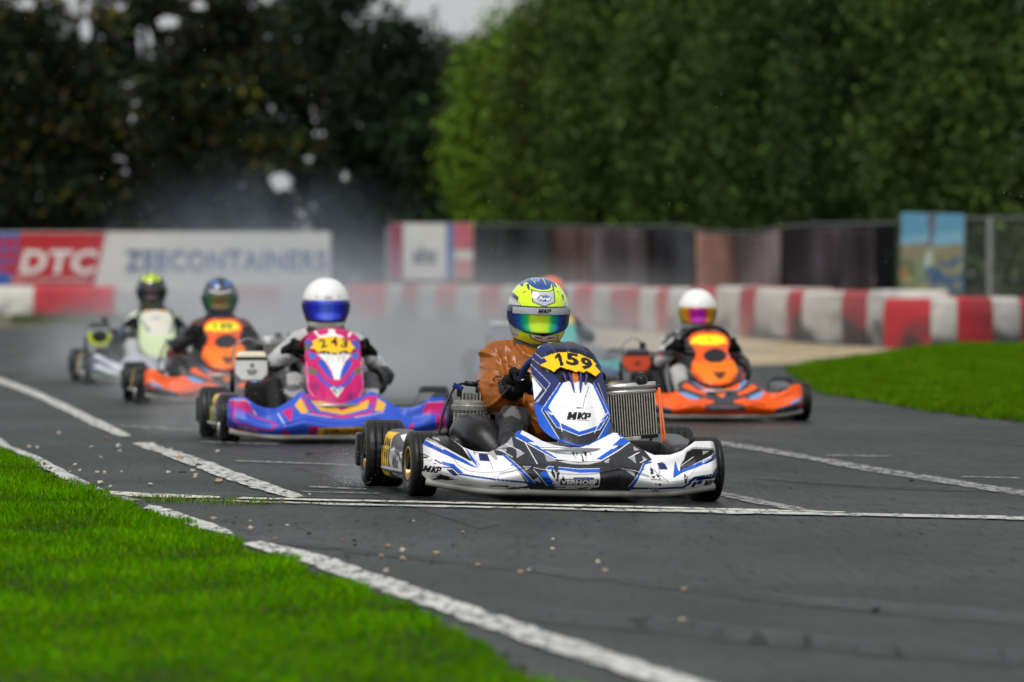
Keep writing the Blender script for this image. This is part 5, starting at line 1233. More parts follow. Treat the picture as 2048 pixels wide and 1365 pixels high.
H.poly([(300, 800), (400, 860), (520, 912), (660, 958), (790, 975), (940, 945), (1060, 880), (1200, 800), (1200, 1100), (300, 1100)], HN).stroke([(400, 850), (520, 905)], .0035, LM).poly([(400, 880), (520, 920), (515, 925), (400, 890)], LM)
strip_p = Paint((.42, .43, .44)); mkp(strip_p, (.004, .0085), .054, .0175, BK, 0, .35)
strip_p.stroke([(-.022, -.0025), (.03, -.0025)], .0015, BK)
for s_ in (-1, 1):
    for k in range(5): strip_p.stroke([(s_ * (.06 + k * .01), .001 + k * .002), (s_ * .12, -.003 + k * .004)], .0007, (.25, .25, .25))
def ramp(*a): return a
R159 = [(0.0, (.66, .85, .02)), (.035, (.50, .85, .03)), (.06, (.03, .60, .14)), (.13, (.0, .36, .30)), (.20, (.01, .10, .40)), (.36, (.02, .03, .22)), (.6, (.01, .01, .08))]
D159 = dict(suit=M_cloth1, col=(.012, .0125, .014), vox=.009, lean=.005, roll=R(1.25), wr=.15, wheelc=(.048, -.01, .485), wrk=.012, jacket=(M_jacket, (.29, .080, .004)), knee=[(-.14, -.04, .29), (.19, -.08, .30)], elbow=[(-.17, .25, .385), (.15, .26, .37)], ang=(R(196), R(-22)),
            zones=[(lambda x, y, z: y < .12 and mnoise.noise(Vector((x * 18, y * 7, z * 13))) > .28, (.10, .10, .10))],
            helmet=dict(paint=H, ramp=R159, res=.0022, loc=(.008, .37, .743), rz=R(1), rx=R(3), scale=.98, texts=[('patch', -.006, .021, R(-62), R(62), strip_p, 'visor_strip')]))
build_driver('driver in an orange-brown rain jacket and fluorescent yellow and blue helmet', LOC, TH, 1.0, D159)
# ------------------------------------------------------------------ the other karts
PK = (.52, .006, .135); B2 = (.025, .08, .50); GD = (.72, .38, .03); PU = (.22, .02, .42)
def mk(x0, y0, sc, nx0, ns, ng): return lambda u, v: ((x0 + u / sc - nx0) / ns, (ng - y0 - v / sc) / ns)
T1 = mk(440, 740, 4.452, 671, 379, 888.5); T2 = mk(370, 760, 7.585, 671, 379, 888.5)
n2 = Paint(B2, T1)
n2.poly([(520, 370), (620, 340), (600, 470)], PK).poly([(540, 520), (620, 600), (500, 600)], PK).poly([(740, 600), (760, 500), (840, 500), (830, 600)], PK)
n2.poly([(690, 230), (830, 235), (930, 330), (1050, 345), (1180, 320), (1300, 240), (1400, 240), (1370, 280), (1200, 370), (1060, 400), (920, 370), (790, 260)], PK)
n2.poly([(640, 320), (700, 250), (760, 380), (690, 385)], GD).poly([(1460, 310), (1390, 260), (1350, 370), (1430, 370)], GD)
n2.stroke([(730, 270), (800, 390), (1060, 425), (1310, 385), (1370, 270)], .012, PK).poly([(790, 280), (930, 290), (1060, 370), (1200, 320), (1310, 270), (1290, 350), (1070, 405), (860, 365)], GD)
n2.stroke([(690, 385), (960, 425)], .004, (.55, .4, .5)).stroke([(1170, 425), (1430, 380)], .004, (.55, .4, .5))
n2.poly([(840, 515), (1420, 500), (1440, 600), (830, 600)], GD).text('LD', (792, 550), .040, .030, (.02, .02, .1), 0, .003, .04).text('BERGHEM', (1090, 552), .235, .030, (.12, .06, .02), 0, 0, .04)
n2.stroke([(490, 395), (545, 490)], .006, (.6, .6, .8))
n2.poly([(630, 325), (900, 320), (980, 500), (830, 480), (760, 420), (650, 420)], PK, T2).poly([(650, 420), (780, 420), (960, 520), (880, 520), (740, 480), (680, 540), (650, 500)], PU, T2)
n2.stroke([(690, 470), (690, 590), (760, 660), (1000, 730), (1230, 770), (1330, 690), (1270, 650)], .009, PK, T2).stroke([(960, 540), (1100, 590), (1290, 650)], .007, PK, T2)
n2.poly([(600, 570), (640, 600), (700, 690), (1000, 770), (1100, 800), (640, 790)], (.05, .02, .14), T2).stroke([(630, 740), (1000, 795)], .010, PK, T2).text('COMMODORE', (900, 740), .10, .010, (.35, .38, .42), -.22, 0, .02, T2)
n2.poly([(980, 460), (1010, 470), (1040, 540), (1010, 530)], GD, T2)
n2.poly([(1810, 300), (1990, 290), (1950, 400), (1780, 400)], PK).poly([(1640, 520), (1700, 470), (1690, 530), (1640, 560)], PK).stroke([(1780, 400), (1950, 370)], .006, PU)
n2.poly([(1900, 420), (1990, 400), (1990, 600), (1900, 600)], PK)
n2.stroke([(60, 270), (200, 272), (240, 300)], .004, (.6, .4, .5)).stroke([(1830, 295), (1990, 288)], .004, (.7, .4, .6))
def T3(u, v):
    z = (882 - 640 - v / 7.186) / 372; return ((u - (790 + (v - 110) / 1110 * 33)) / 7.186 / 372, z)
q2 = Paint(PK, T3)
q2.poly([(400, 290), (480, 290), (520, 360), (460, 430), (400, 430)], (.05, .08, .4)).poly([(1180, 290), (1090, 290), (1060, 360), (1120, 430), (1190, 430)], (.05, .08, .4)).poly([(380, 340), (480, 350), (440, 440), (370, 440)], (.12, .10, .06))
q2.poly([(430, 460), (560, 480), (560, 540), (470, 570)], (.06, .12, .5)).poly([(1180, 460), (1060, 480), (1060, 540), (1150, 570)], (.06, .12, .5))
for sx in (0, 1):
    M_ = (lambda p: p) if sx == 0 else (lambda p: (1640 - p[0], p[1]))
    q2.poly([M_(p) for p in [(590, 560), (640, 560), (720, 680), (790, 850), (720, 830), (600, 680), (570, 600)]], B2).stroke([M_(p) for p in [(440, 690), (560, 760), (640, 870), (760, 960), (820, 960)]], .018, B2)
    q2.poly([M_(p) for p in [(440, 670), (540, 700), (560, 780), (450, 770)]], (.12, .13, .05)).stroke([M_(p) for p in [(440, 600), (560, 620), (680, 800), (760, 860), (820, 880)]], .010, (.60, .02, .10))
    q2.stroke([M_(p) for p in [(550, 160), (600, 230)]], .012, (.75, .73, .7))
q2.poly([(750, 110), (830, 110), (850, 200), (960, 240), (960, 280), (600, 280), (600, 230), (740, 200)], (.75, .73, .70))
q2.poly([(560, 480), (1080, 480), (960, 600), (900, 720), (870, 850), (800, 850), (760, 720), (690, 600)], (.78, .77, .74)).poly([(620, 455), (1000, 455), (960, 490), (660, 490)], (.03, .03, .02))
q2.poly([(730, 960), (790, 950), (830, 985), (880, 950), (930, 965), (830, 1100)], (.6, .62, .6)).poly([(755, 975), (800, 970), (830, 1030), (820, 1050)], (.02, .2, .07)).poly([(860, 975), (900, 970), (850, 1030)], (.02, .2, .07))
q2.oval((525, 950), (70, 60), (.30, .01, .12)).oval((1040, 1085), (75, 65), (.30, .01, .12)).text('?', (525, 980), .03, .06, (.28, .01, .12)).text('MOTUL MOTO', (835, 1135), .095, .010, (.2, .01, .06), 0, 0, .03)
q2.stroke([(415, 600), (430, 980), (520, 1120), (700, 1200), (830, 1210), (1000, 1190), (1130, 1120), (1215, 980), (1200, 600)], .0035, (.75, .3, .5))
plate2 = [T3(*p) for p in [(465, 420), (520, 370), (495, 325), (600, 270), (780, 248), (960, 268), (1060, 320), (1075, 365), (1130, 415), (1080, 440), (1050, 490), (960, 455), (870, 480), (820, 490), (760, 475), (660, 455), (570, 480), (540, 440)]]
pp2 = Paint((.85, .50, .01), T3); pp2.text('2', (655, 350), .038, .048, BK, .25, 0, .03).text('4', (815, 330), .038, .048, BK, 0, 0, .03).text('3', (965, 350), .038, .048, BK, -.25, 0, .03)
pod2 = Paint((.14, .15, .03)); pod2.poly([(-.33, .19), (.33, .17), (.33, .3), (-.33, .3)], PK).poly([(-.1, .02), (.33, .02), (.33, .09), (-.1, .08)], (.25, .01, .12)).poly([(.0, .15), (.33, .12), (.33, .18), (.0, .20)], (.20, .06, .28)).poly([(-.32, .045), (-.13, .045), (-.11, .24), (-.29, .24)], (.62, .62, .02)).text('243', (-.21, .14), .14, .13, BK, 0, .01, .03)
rows243 = [(.194, 0), (.205, .07), (.22, .11), (.245, .14), (.29, .152), (.40, .154), (.47, .150), (.53, .150), (.56, .135), (.585, .105), (.603, .06), (.611, 0)]
K243 = dict(K159, px=0, wr=.165, wheelc=(0, 0, .485), roll=0, ex=-.31, radx=.385, nose=n2, panel=q2, pod=pod2, rim=M_silver, res=.0035, plate=(plate2, pp2), rows=rows243, fins=[(T3(690, 470), T3(720, 600)), (T3(760, 470), T3(785, 600)), (T3(870, 470), T3(860, 600)), (T3(940, 470), T3(915, 600))], finm=mat('white_fin', (.75, .74, .7), .4),
            radiator=False, hose=True, eng='box', airbox=(-.42, .375, .172, .115, (.72, .72, .70), (.72, .66, .48)), airtext=[('O', .402, .022, .022), ('VORTEX', .372, .013, .06), ('ROK', .358, .011, .04)], wheelm=M_red, steer=R(3))
TH2 = R(5.2); L2 = place(671, 885, TH2)
build_kart('racing_kart', 'pink, blue and gold racing kart number 243, second in the pack', K243, L2, TH2)
WHT = (.80, .80, .78)
def plain_helmet(base, *layers):
    p = Paint(base)
    for l in layers: p.poly(*l) if not isinstance(l, tuple) or len(l) != 3 else p.oval(*l)
    return p
hw = Paint(WHT); hw.poly([(-.2, -.10), (.2, -.10), (.2, .026), (-.2, .026)], (.02, .02, .03)).poly([(-.2, -.2), (.2, -.2), (.2, -.095), (-.2, -.095)], WHT).poly([(-.022, .034), (.022, .034), (.018, .048), (-.018, .048)], (.25, .25, .25)).text('BELL', (0, .041), .03, .008, (.7, .7, .7), 0, 0, .02).oval((-.06, .045), (.006, .004), (.2, .2, .2)).oval((.06, .045), (.006, .004), (.2, .2, .2))
RB = [(0.0, (.10, .18, .95)), (.06, (.03, .06, .85)), (.2, (.02, .02, .55)), (.4, (.02, .01, .25)), (.7, (.01, .01, .10))]
GR = (.42, .42, .42)
D243 = dict(suit=M_cloth1, col=GR, vox=.012, elbow=[(-.30, .16, .40), (.31, .14, .34)], knee=[(-.20, -.08, .30), (.20, -.08, .30)],
            zones=[(lambda x, y, z: z < .25 and y < .0, (.03, .03, .032)), (lambda x, y, z: abs(x) > .14 and z < .40 and y < .12 and z > .28, (.05, .05, .053)), (lambda x, y, z: y < .1 and .24 < z < .42 and x < 0 and abs(x) < .24, (.34, .34, .33)), (lambda x, y, z: mnoise.noise(Vector((x * 9, y * 9, z * 9))) > .48, (.10, .10, .105))],
            helmet=dict(paint=hw, ramp=RB, res=.004, loc=(.0, .37, .735), rz=R(2), rx=R(3)))
build_driver('driver in a grey and black suit and a plain white helmet with blue mirror visor', L2, TH2, 1.0, D243)

# orange karts (two of the same make)
OR = (.88, .10, .003); OY = (.90, .20, .003); DG = (.035, .035, .045); LB = (.16, .32, .60)
T5 = mk(1340, 640, 6.203, 1441, 304, 845)
def T6(u, v): return ((u - (480 + (v - 150) / 670 * 150)) / 6.203 / 298, (843 - 640 - v / 6.203) / 298)
n3 = Paint(OR, T5)
n3.poly([(170, 780), (330, 740), (900, 740), (1100, 780), (1180, 960), (930, 1010), (930, 1130), (400, 1130), (380, 1010), (60, 900)], DG)
for sx in (0, 1):
    M_ = (lambda p: p) if sx == 0 else (lambda p: (1300 - p[0], p[1]))
    n3.poly([M_(p) for p in [(120, 820), (210, 785), (320, 850), (460, 920), (450, 945), (300, 900)]], OR).poly([M_(p) for p in [(90, 905), (180, 905), (330, 960), (350, 1000), (200, 980)]], LB).stroke([M_(p) for p in [(80, 900), (200, 985), (360, 1005)]], .006, (.6, .03, .05))
    n3.poly([M_(p) for p in [(20, 860), (90, 900), (200, 990), (370, 1005), (520, 1030), (400, 1060), (380, 1140), (0, 1060)]], OR).poly([M_(p) for p in [(360, 960), (520, 1010), (520, 1035), (360, 1010)]], OR).stroke([M_(p) for p in [(180, 1050), (360, 1070)]], .006, (.3, .05, .02))
    n3.stroke([M_(p) for p in [(320, 770), (440, 870), (560, 880), (650, 960)]], .014, LB).poly([M_(p) for p in [(360, 740), (650, 780), (650, 960), (520, 880), (430, 865)]], OR)
    n3.poly([M_(p) for p in [(-420, 1010), (-330, 960), (-180, 1060), (0, 1110), (0, 1200), (-420, 1200)]], (.05, .06, .08)).poly([M_(p) for p in [(-340, 960), (-210, 1030), (-190, 1060), (-330, 1010)]], LB).poly([M_(p) for p in [(-370, 1010), (-270, 1050), (-300, 1080), (-370, 1060)]], (.5, .04, .01))
n3.stroke([(300, 1090), (380, 1075), (930, 1075), (1010, 1090)], .004, (.5, .05, .01)).poly([(490, 830), (800, 830), (660, 968), (630, 968)], OY).text('TECNIKART', (650, 1095), .24, .028, (.10, .10, .12), 0, 0, .05).poly([(400, 1130), (930, 1130), (1300, 1120), (1200, 1200), (100, 1200), (0, 1100)], (.85, .08, .003))
q3 = Paint(OR, T6)
q3.poly([(320, 530), (860, 520), (920, 650), (760, 790), (450, 790), (330, 680)], OY).stroke([(360, 730), (470, 790), (620, 812), (760, 790), (880, 720)], .010, (.70, .07, .003)).poly([(540, 640), (600, 660), (650, 650), (700, 660), (730, 640), (690, 720), (650, 750), (600, 720)], (.12, .03, .02))
q3.stroke([(340, 505), (420, 560), (540, 590), (650, 600), (780, 575), (860, 520)], .006, (.55, .05, .005)).stroke([(250, 345), (420, 350), (500, 372)], .005, (.30, .10, .06)).stroke([(740, 345), (660, 350), (610, 372)], .005, (.30, .10, .06)).poly([(325, 640), (345, 700), (440, 770), (430, 730)], (.60, .05, .005)).poly([(920, 640), (880, 710), (780, 770), (800, 730)], (.60, .05, .005)).poly([(220, 330), (340, 400), (330, 480), (220, 450)], LB).poly([(760, 420), (790, 490), (740, 480)], LB).oval((575, 460), (145, 90), (.010, .010, .012))
def num(q, t):
    q = Paint(q.base, q.T); q.L = list(q3.L); q.poly([(275, 310), (300, 240), (400, 205), (600, 205), (700, 245), (725, 310), (600, 325), (400, 325)], (.88, .78, .005))
    if t: one(q, (400, 268), .028, .044, (.05, .05, .01)); q.text('99', (545, 268), .088, .044, (.05, .05, .01), 0, 0, .03)
    else: q.text('99', (500, 262), .03, .02, (.1, .12, .02), 0, 0, .0)
    return q
rowsO = [(.238, 0), (.245, .06), (.258, .10), (.275, .127), (.33, .161), (.394, .143), (.416, .118), (.465, .107), (.503, .131), (.54, .139), (.574, .11), (.593, .06), (.60, 0)]
podO = Paint((.03, .03, .035)); podO.poly([(-.05, .16), (.33, .12), (.33, .23), (-.05, .24)], (.75, .08, .01)).poly([(.1, .06), (.2, .06), (.2, .12), (.1, .12)], (.75, .08, .01)).poly([(-.31, .05), (-.14, .05), (-.12, .24), (-.29, .24)], (.62, .52, .02)).text('199', (-.21, .14), .13, .12, (.3, .1, .01), 0, .01, .02)
KO = dict(K159, px=0, wr=.165, wheelc=(0, -.02, .515), roll=0, hw=.56, ex=-.31, nose=n3, pod=podO, rim=M_silver, res=.006, rows=rowsO, fins=(), eng='box', wheelm=M_blk, fold=0)
KO.pop('plate')
KOR = dict(KO, panel=num(q3, ''), radiator=False, hose=True, airbox=(-.45, .375, .18, .11, (.60, .07, .02), (.03, .03, .04)), airtext=[('A', .39, .02, .02), ('ROK', .37, .014, .05)])
TH3 = R(6.0); y3 = zof(842); x3 = (1431 - 1024) * y3 / FPX; L3 = (x3 - .52 * .92 * math.sin(TH3), y3 + .52 * .92 * math.cos(TH3))
build_kart('racing_kart', 'orange and black racing kart without radiator, alone on the right of the track', KOR, L3, TH3, .92)
RO = [(0.0, (.50, .02, .45)), (.05, (.45, .01, .30)), (.09, (.70, .12, .02)), (.2, (.75, .30, .01)), (.45, (.45, .40, .01)), (.8, (.2, .2, .02))]
h3 = Paint(WHT); h3.poly([(-.2, -.10), (.2, -.10), (.2, .026), (-.2, .026)], (.35, .28, .02)).poly([(-.2, -.2), (.2, -.2), (.2, -.095), (-.2, -.095)], (.6, .6, .58))
D3 = dict(suit=M_cloth1, col=(.045, .045, .05), vox=.014, elbow=[(-.30, .14, .38), (.28, .14, .36)],
          zones=[(lambda x, y, z: x < 0 and abs(x) > .13 and y > .14 and mnoise.noise(Vector((x * 8, y * 8, z * 8))) > .0, (.40, .40, .39)), (lambda x, y, z: y < .1 and .2 < z < .42 and x < -.10 and mnoise.noise(Vector((x * 6, y * 6, z * 6))) > -.2, (.42, .42, .40)), (lambda x, y, z: mnoise.noise(Vector((x * 9, y * 9, z * 9 + 5))) > .34, (.36, .03, .03))],
          helmet=dict(paint=h3, ramp=RO, res=.006, loc=(.0, .37, .735), rz=R(0), rx=R(3)))
build_driver('driver in a black, red and white suit and white helmet with orange-violet mirror visor', L3, TH3, .92, D3)
KOL = dict(KO, wheelc=(0, 0, .485), panel=num(q3, '199'), radiator=True, airbox=None)
KOL.pop('airbox'); KOL['eng'] = 'fins'; KOL['headm'] = mat('red_head', (.25, .05, .04), .45, .4)
TH4 = R(4.7); L4 = place(449, 808, TH4)
build_kart('racing_kart', 'orange and black racing kart number 199 third on the left, half veiled in spray', KOL, L4, TH4)
h4 = Paint((.03, .035, .05)); h4.oval((-.035, .095), (.042, .032), (.04, .12, .30)).oval((.05, .10), (.042, .032), (.04, .12, .30)).oval((.01, .11), (.022, .03), (.02, .02, .02)).poly([(-.08, .048), (.08, .048), (.065, .075), (-.065, .075)], (.06, .03, .03)).stroke([(-.075, .048), (0, .036), (.075, .048)], .014, (.65, .66, .68)).poly([(-.2, -.2), (.2, -.2), (.2, -.1), (-.2, -.09)], (.05, .10, .22))
R4 = [(0, (.20, .11, .03)), (.06, (.20, .16, .04)), (.12, (.06, .18, .06)), (.3, (.02, .10, .06)), (.7, (.02, .04, .05))]
D4 = dict(suit=M_cloth1, col=(.022, .022, .026), vox=.014, elbow=[(-.31, .18, .40), (.27, .18, .38)], zones=[(lambda x, y, z: z > .54 and abs(x) > .05, (.10, .03, .025))],
          helmet=dict(paint=h4, ramp=R4, res=.006, loc=(-.005, .37, .745), rz=0, rx=R(4)))
build_driver('driver in a black suit and a dark helmet with blue crown patches', L4, TH4, 1.0, D4)
# white and lime kart, far left
n5 = Paint((.40, .42, .48), lambda a, b: (a, b))
for s_ in (-1, 1):
    n5.poly([(s_ * .30, .24), (s_ * .60, .26), (s_ * .60, .04), (s_ * .30, .04)], (.10, .11, .22)).poly([(s_ * .52, .25), (s_ * .56, .25), (s_ * .34, .11), (s_ * .30, .15)], (.72, .72, .78)).poly([(s_ * .50, .17), (s_ * .54, .14), (s_ * .30, .04), (s_ * .26, .06)], (.55, .60, .60)).poly([(s_ * .60, .10), (s_ * .45, .09), (s_ * .45, .03), (s_ * .60, .03)], (.12, .52, .06)).stroke([(s_ * .57, .26), (s_ * .575, .06)], .012, (.6, .6, .58))
q5 = Paint((.52, .62, .36)); q5.poly([(-.10, .40), (.10, .40), (.13, .7), (-.13, .7)], (.60, .58, .50)).poly([(-.09, .585), (-.02, .61), (-.03, .63), (-.1, .61)], (.75, .35, .06)).poly([(.02, .605), (.09, .585), (.09, .62), (.02, .63)], (.75, .35, .06)).text('DR', (0, .54), .07, .03, (.25, .3, .42), 0, .004, .03).stroke([(-.15, .55), (-.07, .44)], .02, (.12, .15, .22)).stroke([(.15, .55), (.11, .42)], .02, (.12, .15, .22))
pod5 = Paint((.45, .5, .48)); pod5.poly([(0, .02), (.33, .02), (.33, .15), (0, .15)], (.10, .35, .10)).poly([(-.31, .05), (-.14, .05), (-.12, .24), (-.29, .24)], (.55, .28, .05))
K5 = dict(KO, nose=n5, panel=q5, pod=pod5, rows=rows159, radiator=False, airbox=(-.46, .38, .19, .16, (.55, .66, .01), (.03, .03, .03)), airround=True, wheelm=M_blk)
TH5 = R(6.3); L5 = place(316, 768, TH5)
k5 = build_kart('racing_kart', 'white and lime green racing kart farthest left, deep in the grey spray', K5, L5, TH5)
for o in k5.children:
    if o.name.startswith('airbox'):
        mb = MB(); mb.ell((-.46, .058, .385), (.068, .008, .050), 20, 8); mb.build('filter_cover', M_blk, o, True)
h5 = Paint((.015, .018, .018)); LMN = (.60, .80, .01)
h5.poly([(-.075, .08), (-.035, .075), (-.03, .125), (-.06, .12)], LMN).poly([(-.018, .075), (.022, .07), (.02, .14), (-.015, .14)], LMN).poly([(.04, .08), (.075, .085), (.06, .12), (.038, .125)], LMN).oval((-.02, -.115), (.015, .012), (.2, .4, .05)).oval((.045, -.115), (.015, .012), (.2, .4, .1))
R5 = [(0, (.10, .06, .065)), (.05, (.07, .045, .05)), (.10, (.02, .025, .03)), (.5, (.015, .02, .025)), (.9, (.01, .01, .015))]
D5 = dict(suit=M_cloth1, col=(.55, .62, .45), vox=.014, elbow=[(-.29, .18, .38), (.29, .18, .38)], zones=[(lambda x, y, z: y < .30 and abs(x) > .12 and z > .3, (.06, .08, .11)), (lambda x, y, z: y < .05, (.45, .46, .45))],
          helmet=dict(paint=h5, ramp=R5, res=.006, loc=(-.01, .37, .775), rz=R(-6), rx=R(3)))
build_driver('driver in a pale yellow-green suit and black helmet with lime stripes', L5, TH5, 1.0, D5)
# teal kart hidden behind the leader
n6 = Paint((.04, .30, .28)); n6.poly([(-.6, .1), (0, .2), (.6, .1), (.6, 0), (-.6, 0)], (.02, .06, .16)).stroke([(-.5, .2), (-.2, .12)], .02, (.5, .55, .3))
q6 = Paint((.05, .38, .34)); q6.poly([(-.2, .5), (.2, .5), (.2, .58), (-.2, .58)], (.7, .5, .04))
K6 = dict(KO, nose=n6, panel=q6, pod=Paint((.03, .08, .18)), rows=rows243, radiator=False, airbox=(-.42, .40, .20, .13, (.20, .23, .28), (.5, .5, .48)))
TH6 = R(6); L6 = place(1120, 768, TH6)
build_kart('racing_kart', 'teal racing kart hidden behind the leading kart, only its left side showing in the spray', K6, L6, TH6)
h6 = Paint((.85, .11, .02)); h6.poly([(-.2, -.1), (.2, -.1), (.2, .026), (-.2, .026)], (.03, .03, .04))
D6 = dict(suit=M_cloth1, col=(.10, .45, .40), vox=.014, elbow=[(-.29, .18, .38), (.33, .20, .38)], zones=[(lambda x, y, z: z > .555 and abs(x) > .03, (.75, .52, .03)), (lambda x, y, z: y < .22 and abs(x) > .1, (.08, .12, .14))], helmet=dict(paint=h6, ramp=R5, res=.006, loc=(.02, .37, .745), rz=0, rx=0))
build_driver('driver with an orange helmet and teal jacket peeping out behind the leader', L6, TH6, 1.0, D6)

# ------------------------------------------------------------------ loose stones and rubber crumbs on the track
stones = [(118, 868, 8, 0), (212, 880, 11, 3), (58, 896, 9, 0), (74, 897, 8, 0), (183, 897, 9, 0), (237, 895, 12, 0), (239, 905, 11, 0), (202, 917, 7, 0), (150, 932, 9, 0), (160, 943, 8, 0), (194, 947, 9, 0), (209, 947, 8, 0), (209, 950, 7, 1), (243, 945, 6, 0), (140, 946, 7, 0),
          (301, 973, 12, 0), (336, 947, 10, 0), (360, 920, 16, 2), (385, 944, 10, 0), (391, 953, 10, 1), (390, 956, 9, 0), (396, 934, 13, 4), (438, 967, 16, 1), (200, 970, 14, 0), (435, 905, 9, 0), (342, 901, 8, 0), (221, 976, 10, 0), (335, 914, 5, 0),
          (426, 1041, 13, 1), (501, 1060, 13, 0), (574, 1053, 8, 0), (552, 1080, 9, 2), (776, 1096, 13, 1), (805, 1105, 14, 0), (762, 1115, 11, 1), (805, 1122, 14, 1), (872, 1110, 13, 1), (773, 1145, 13, 0), (955, 1134, 12, 1), (685, 1084, 8, 3), (709, 1083, 10, 4), (709, 1092, 9, 4), (827, 1044, 7, 1),
          (1106, 1081, 8, 0), (1105, 1100, 9, 0), (1196, 1127, 12, 0), (1210, 1144, 11, 1), (1057, 1143, 9, 0), (1041, 1147, 12, 1), (1369, 1183, 13, 1), (1365, 1244, 13, 0), (620, 992, 8, 0), (500, 1043, 5, 0), (926, 1067, 8, 1)]
scol = [(.55, .50, .40), (.48, .33, .20), (.42, .24, .14), (.30, .14, .10), (.05, .045, .04)]
sname = ['cream', 'tan', 'light brown', 'reddish', 'dark']
smat = [mat('stone_' + str(k), c, .55, nvar=.25, nscale=60, bump=.002, bscale=90) for k, c in enumerate(scol)]
smesh = []
for k in range(5):
    for q in range(4):
        bm = bmesh.new(); bmesh.ops.create_icosphere(bm, subdivisions=2, radius=1)
        for v in bm.verts: v.co = Vector((v.co.x, v.co.y * .8, v.co.z * .6)) * (1 + .75 * mnoise.noise(v.co * 1.3 + Vector((q * 7, k * 3, 0))))
        me = bpy.data.meshes.new('stone'); bm.to_mesh(me); bm.free(); me.materials.append(smat[k]); smesh.append(me)
def zone(px, py):
    if py < 930: return 'left of the dashed line' if px < 300 else 'beside the dashed white line'
    if py < 1000: return 'between the grass edge and the start line' if px < 320 else 'near the end of the slanted white line'
    if py < 1075: return 'just in front of the start line'
    return 'in the left foreground of the track' if px < 900 else 'in the middle foreground of the track'
stl = []
for i, (px, py, d, k) in enumerate(stones):
    x, y = gp(px, py); r = d * .5 * y / FPX
    o = bpy.data.objects.new('stone', smesh[k * 4 + i % 4]); COL.objects.link(o); o.location = (x, y, r * .55 + camber(x, y)); o.scale = (r,) * 3; o.rotation_euler = (0, 0, rng.uniform(0, 6))
    stl.append((f'{"small" if d < 11 else "larger"} {sname[k]} stone {zone(px, py)}', px, py, o))
ORD = ['leftmost', 'second from left', 'third from left', 'fourth from left', 'fifth from left', 'sixth from left', 'seventh from left', 'eighth from left']
for lb in sorted({a for a, *_ in stl}):
    gs = sorted([q for q in stl if q[0] == lb], key=lambda q: (q[1], q[2]))
    for k, (_, px, py, o) in enumerate(gs): tag(o, lb + (', ' + ORD[k] if len(gs) > 1 else ''), 'stone', 'loose stones scattered on the track')
def crumb(px, py, w, h, label):
    x, y = gp(px, py); s = y / FPX; mb = MB(); pts = [(t * w * s * .5, math.sin(t * 3) * .01, .008 + h * s * .3 * (1 - t * t)) for t in np.linspace(-1, 1, 7)]
    mb.tube(pts, [h * s * f for f in (.2, .45, .5, .4, .5, .35, .15)], 7); o = mb.build('rubber_crumb', M_rubber, None, True); o.location = (x, y, camber(x, y)); o.rotation_euler = (0, 0, rng.uniform(-.3, .3)); tag(o, label, 'rubber scrap', 'bits of tyre rubber on the track')
crumb(87, 948, 32, 6, 'torn black rubber scrap on the edge line beside the left grass')
crumb(365, 949, 18, 3, 'short black rubber strip near the slanted white line')
crumb(620, 912, 20, 3, 'thin black rubber strip behind the start line, ahead of the pink kart')
crumb(541, 1056, 8, 4, 'tiny black rubber crumb in front of the start line'); crumb(619, 1073, 9, 5, 'small black rubber crumb in the left foreground of the track')
crumb(1753, 1227, 18, 9, 'black rubber lump alone in the right foreground of the track'); crumb(1823, 966, 9, 4, 'small black crumb right of the leader beside the long white line')
crumb(1212, 1027, 9, 4, 'small brown-black crumb lying on the start line under the leader')
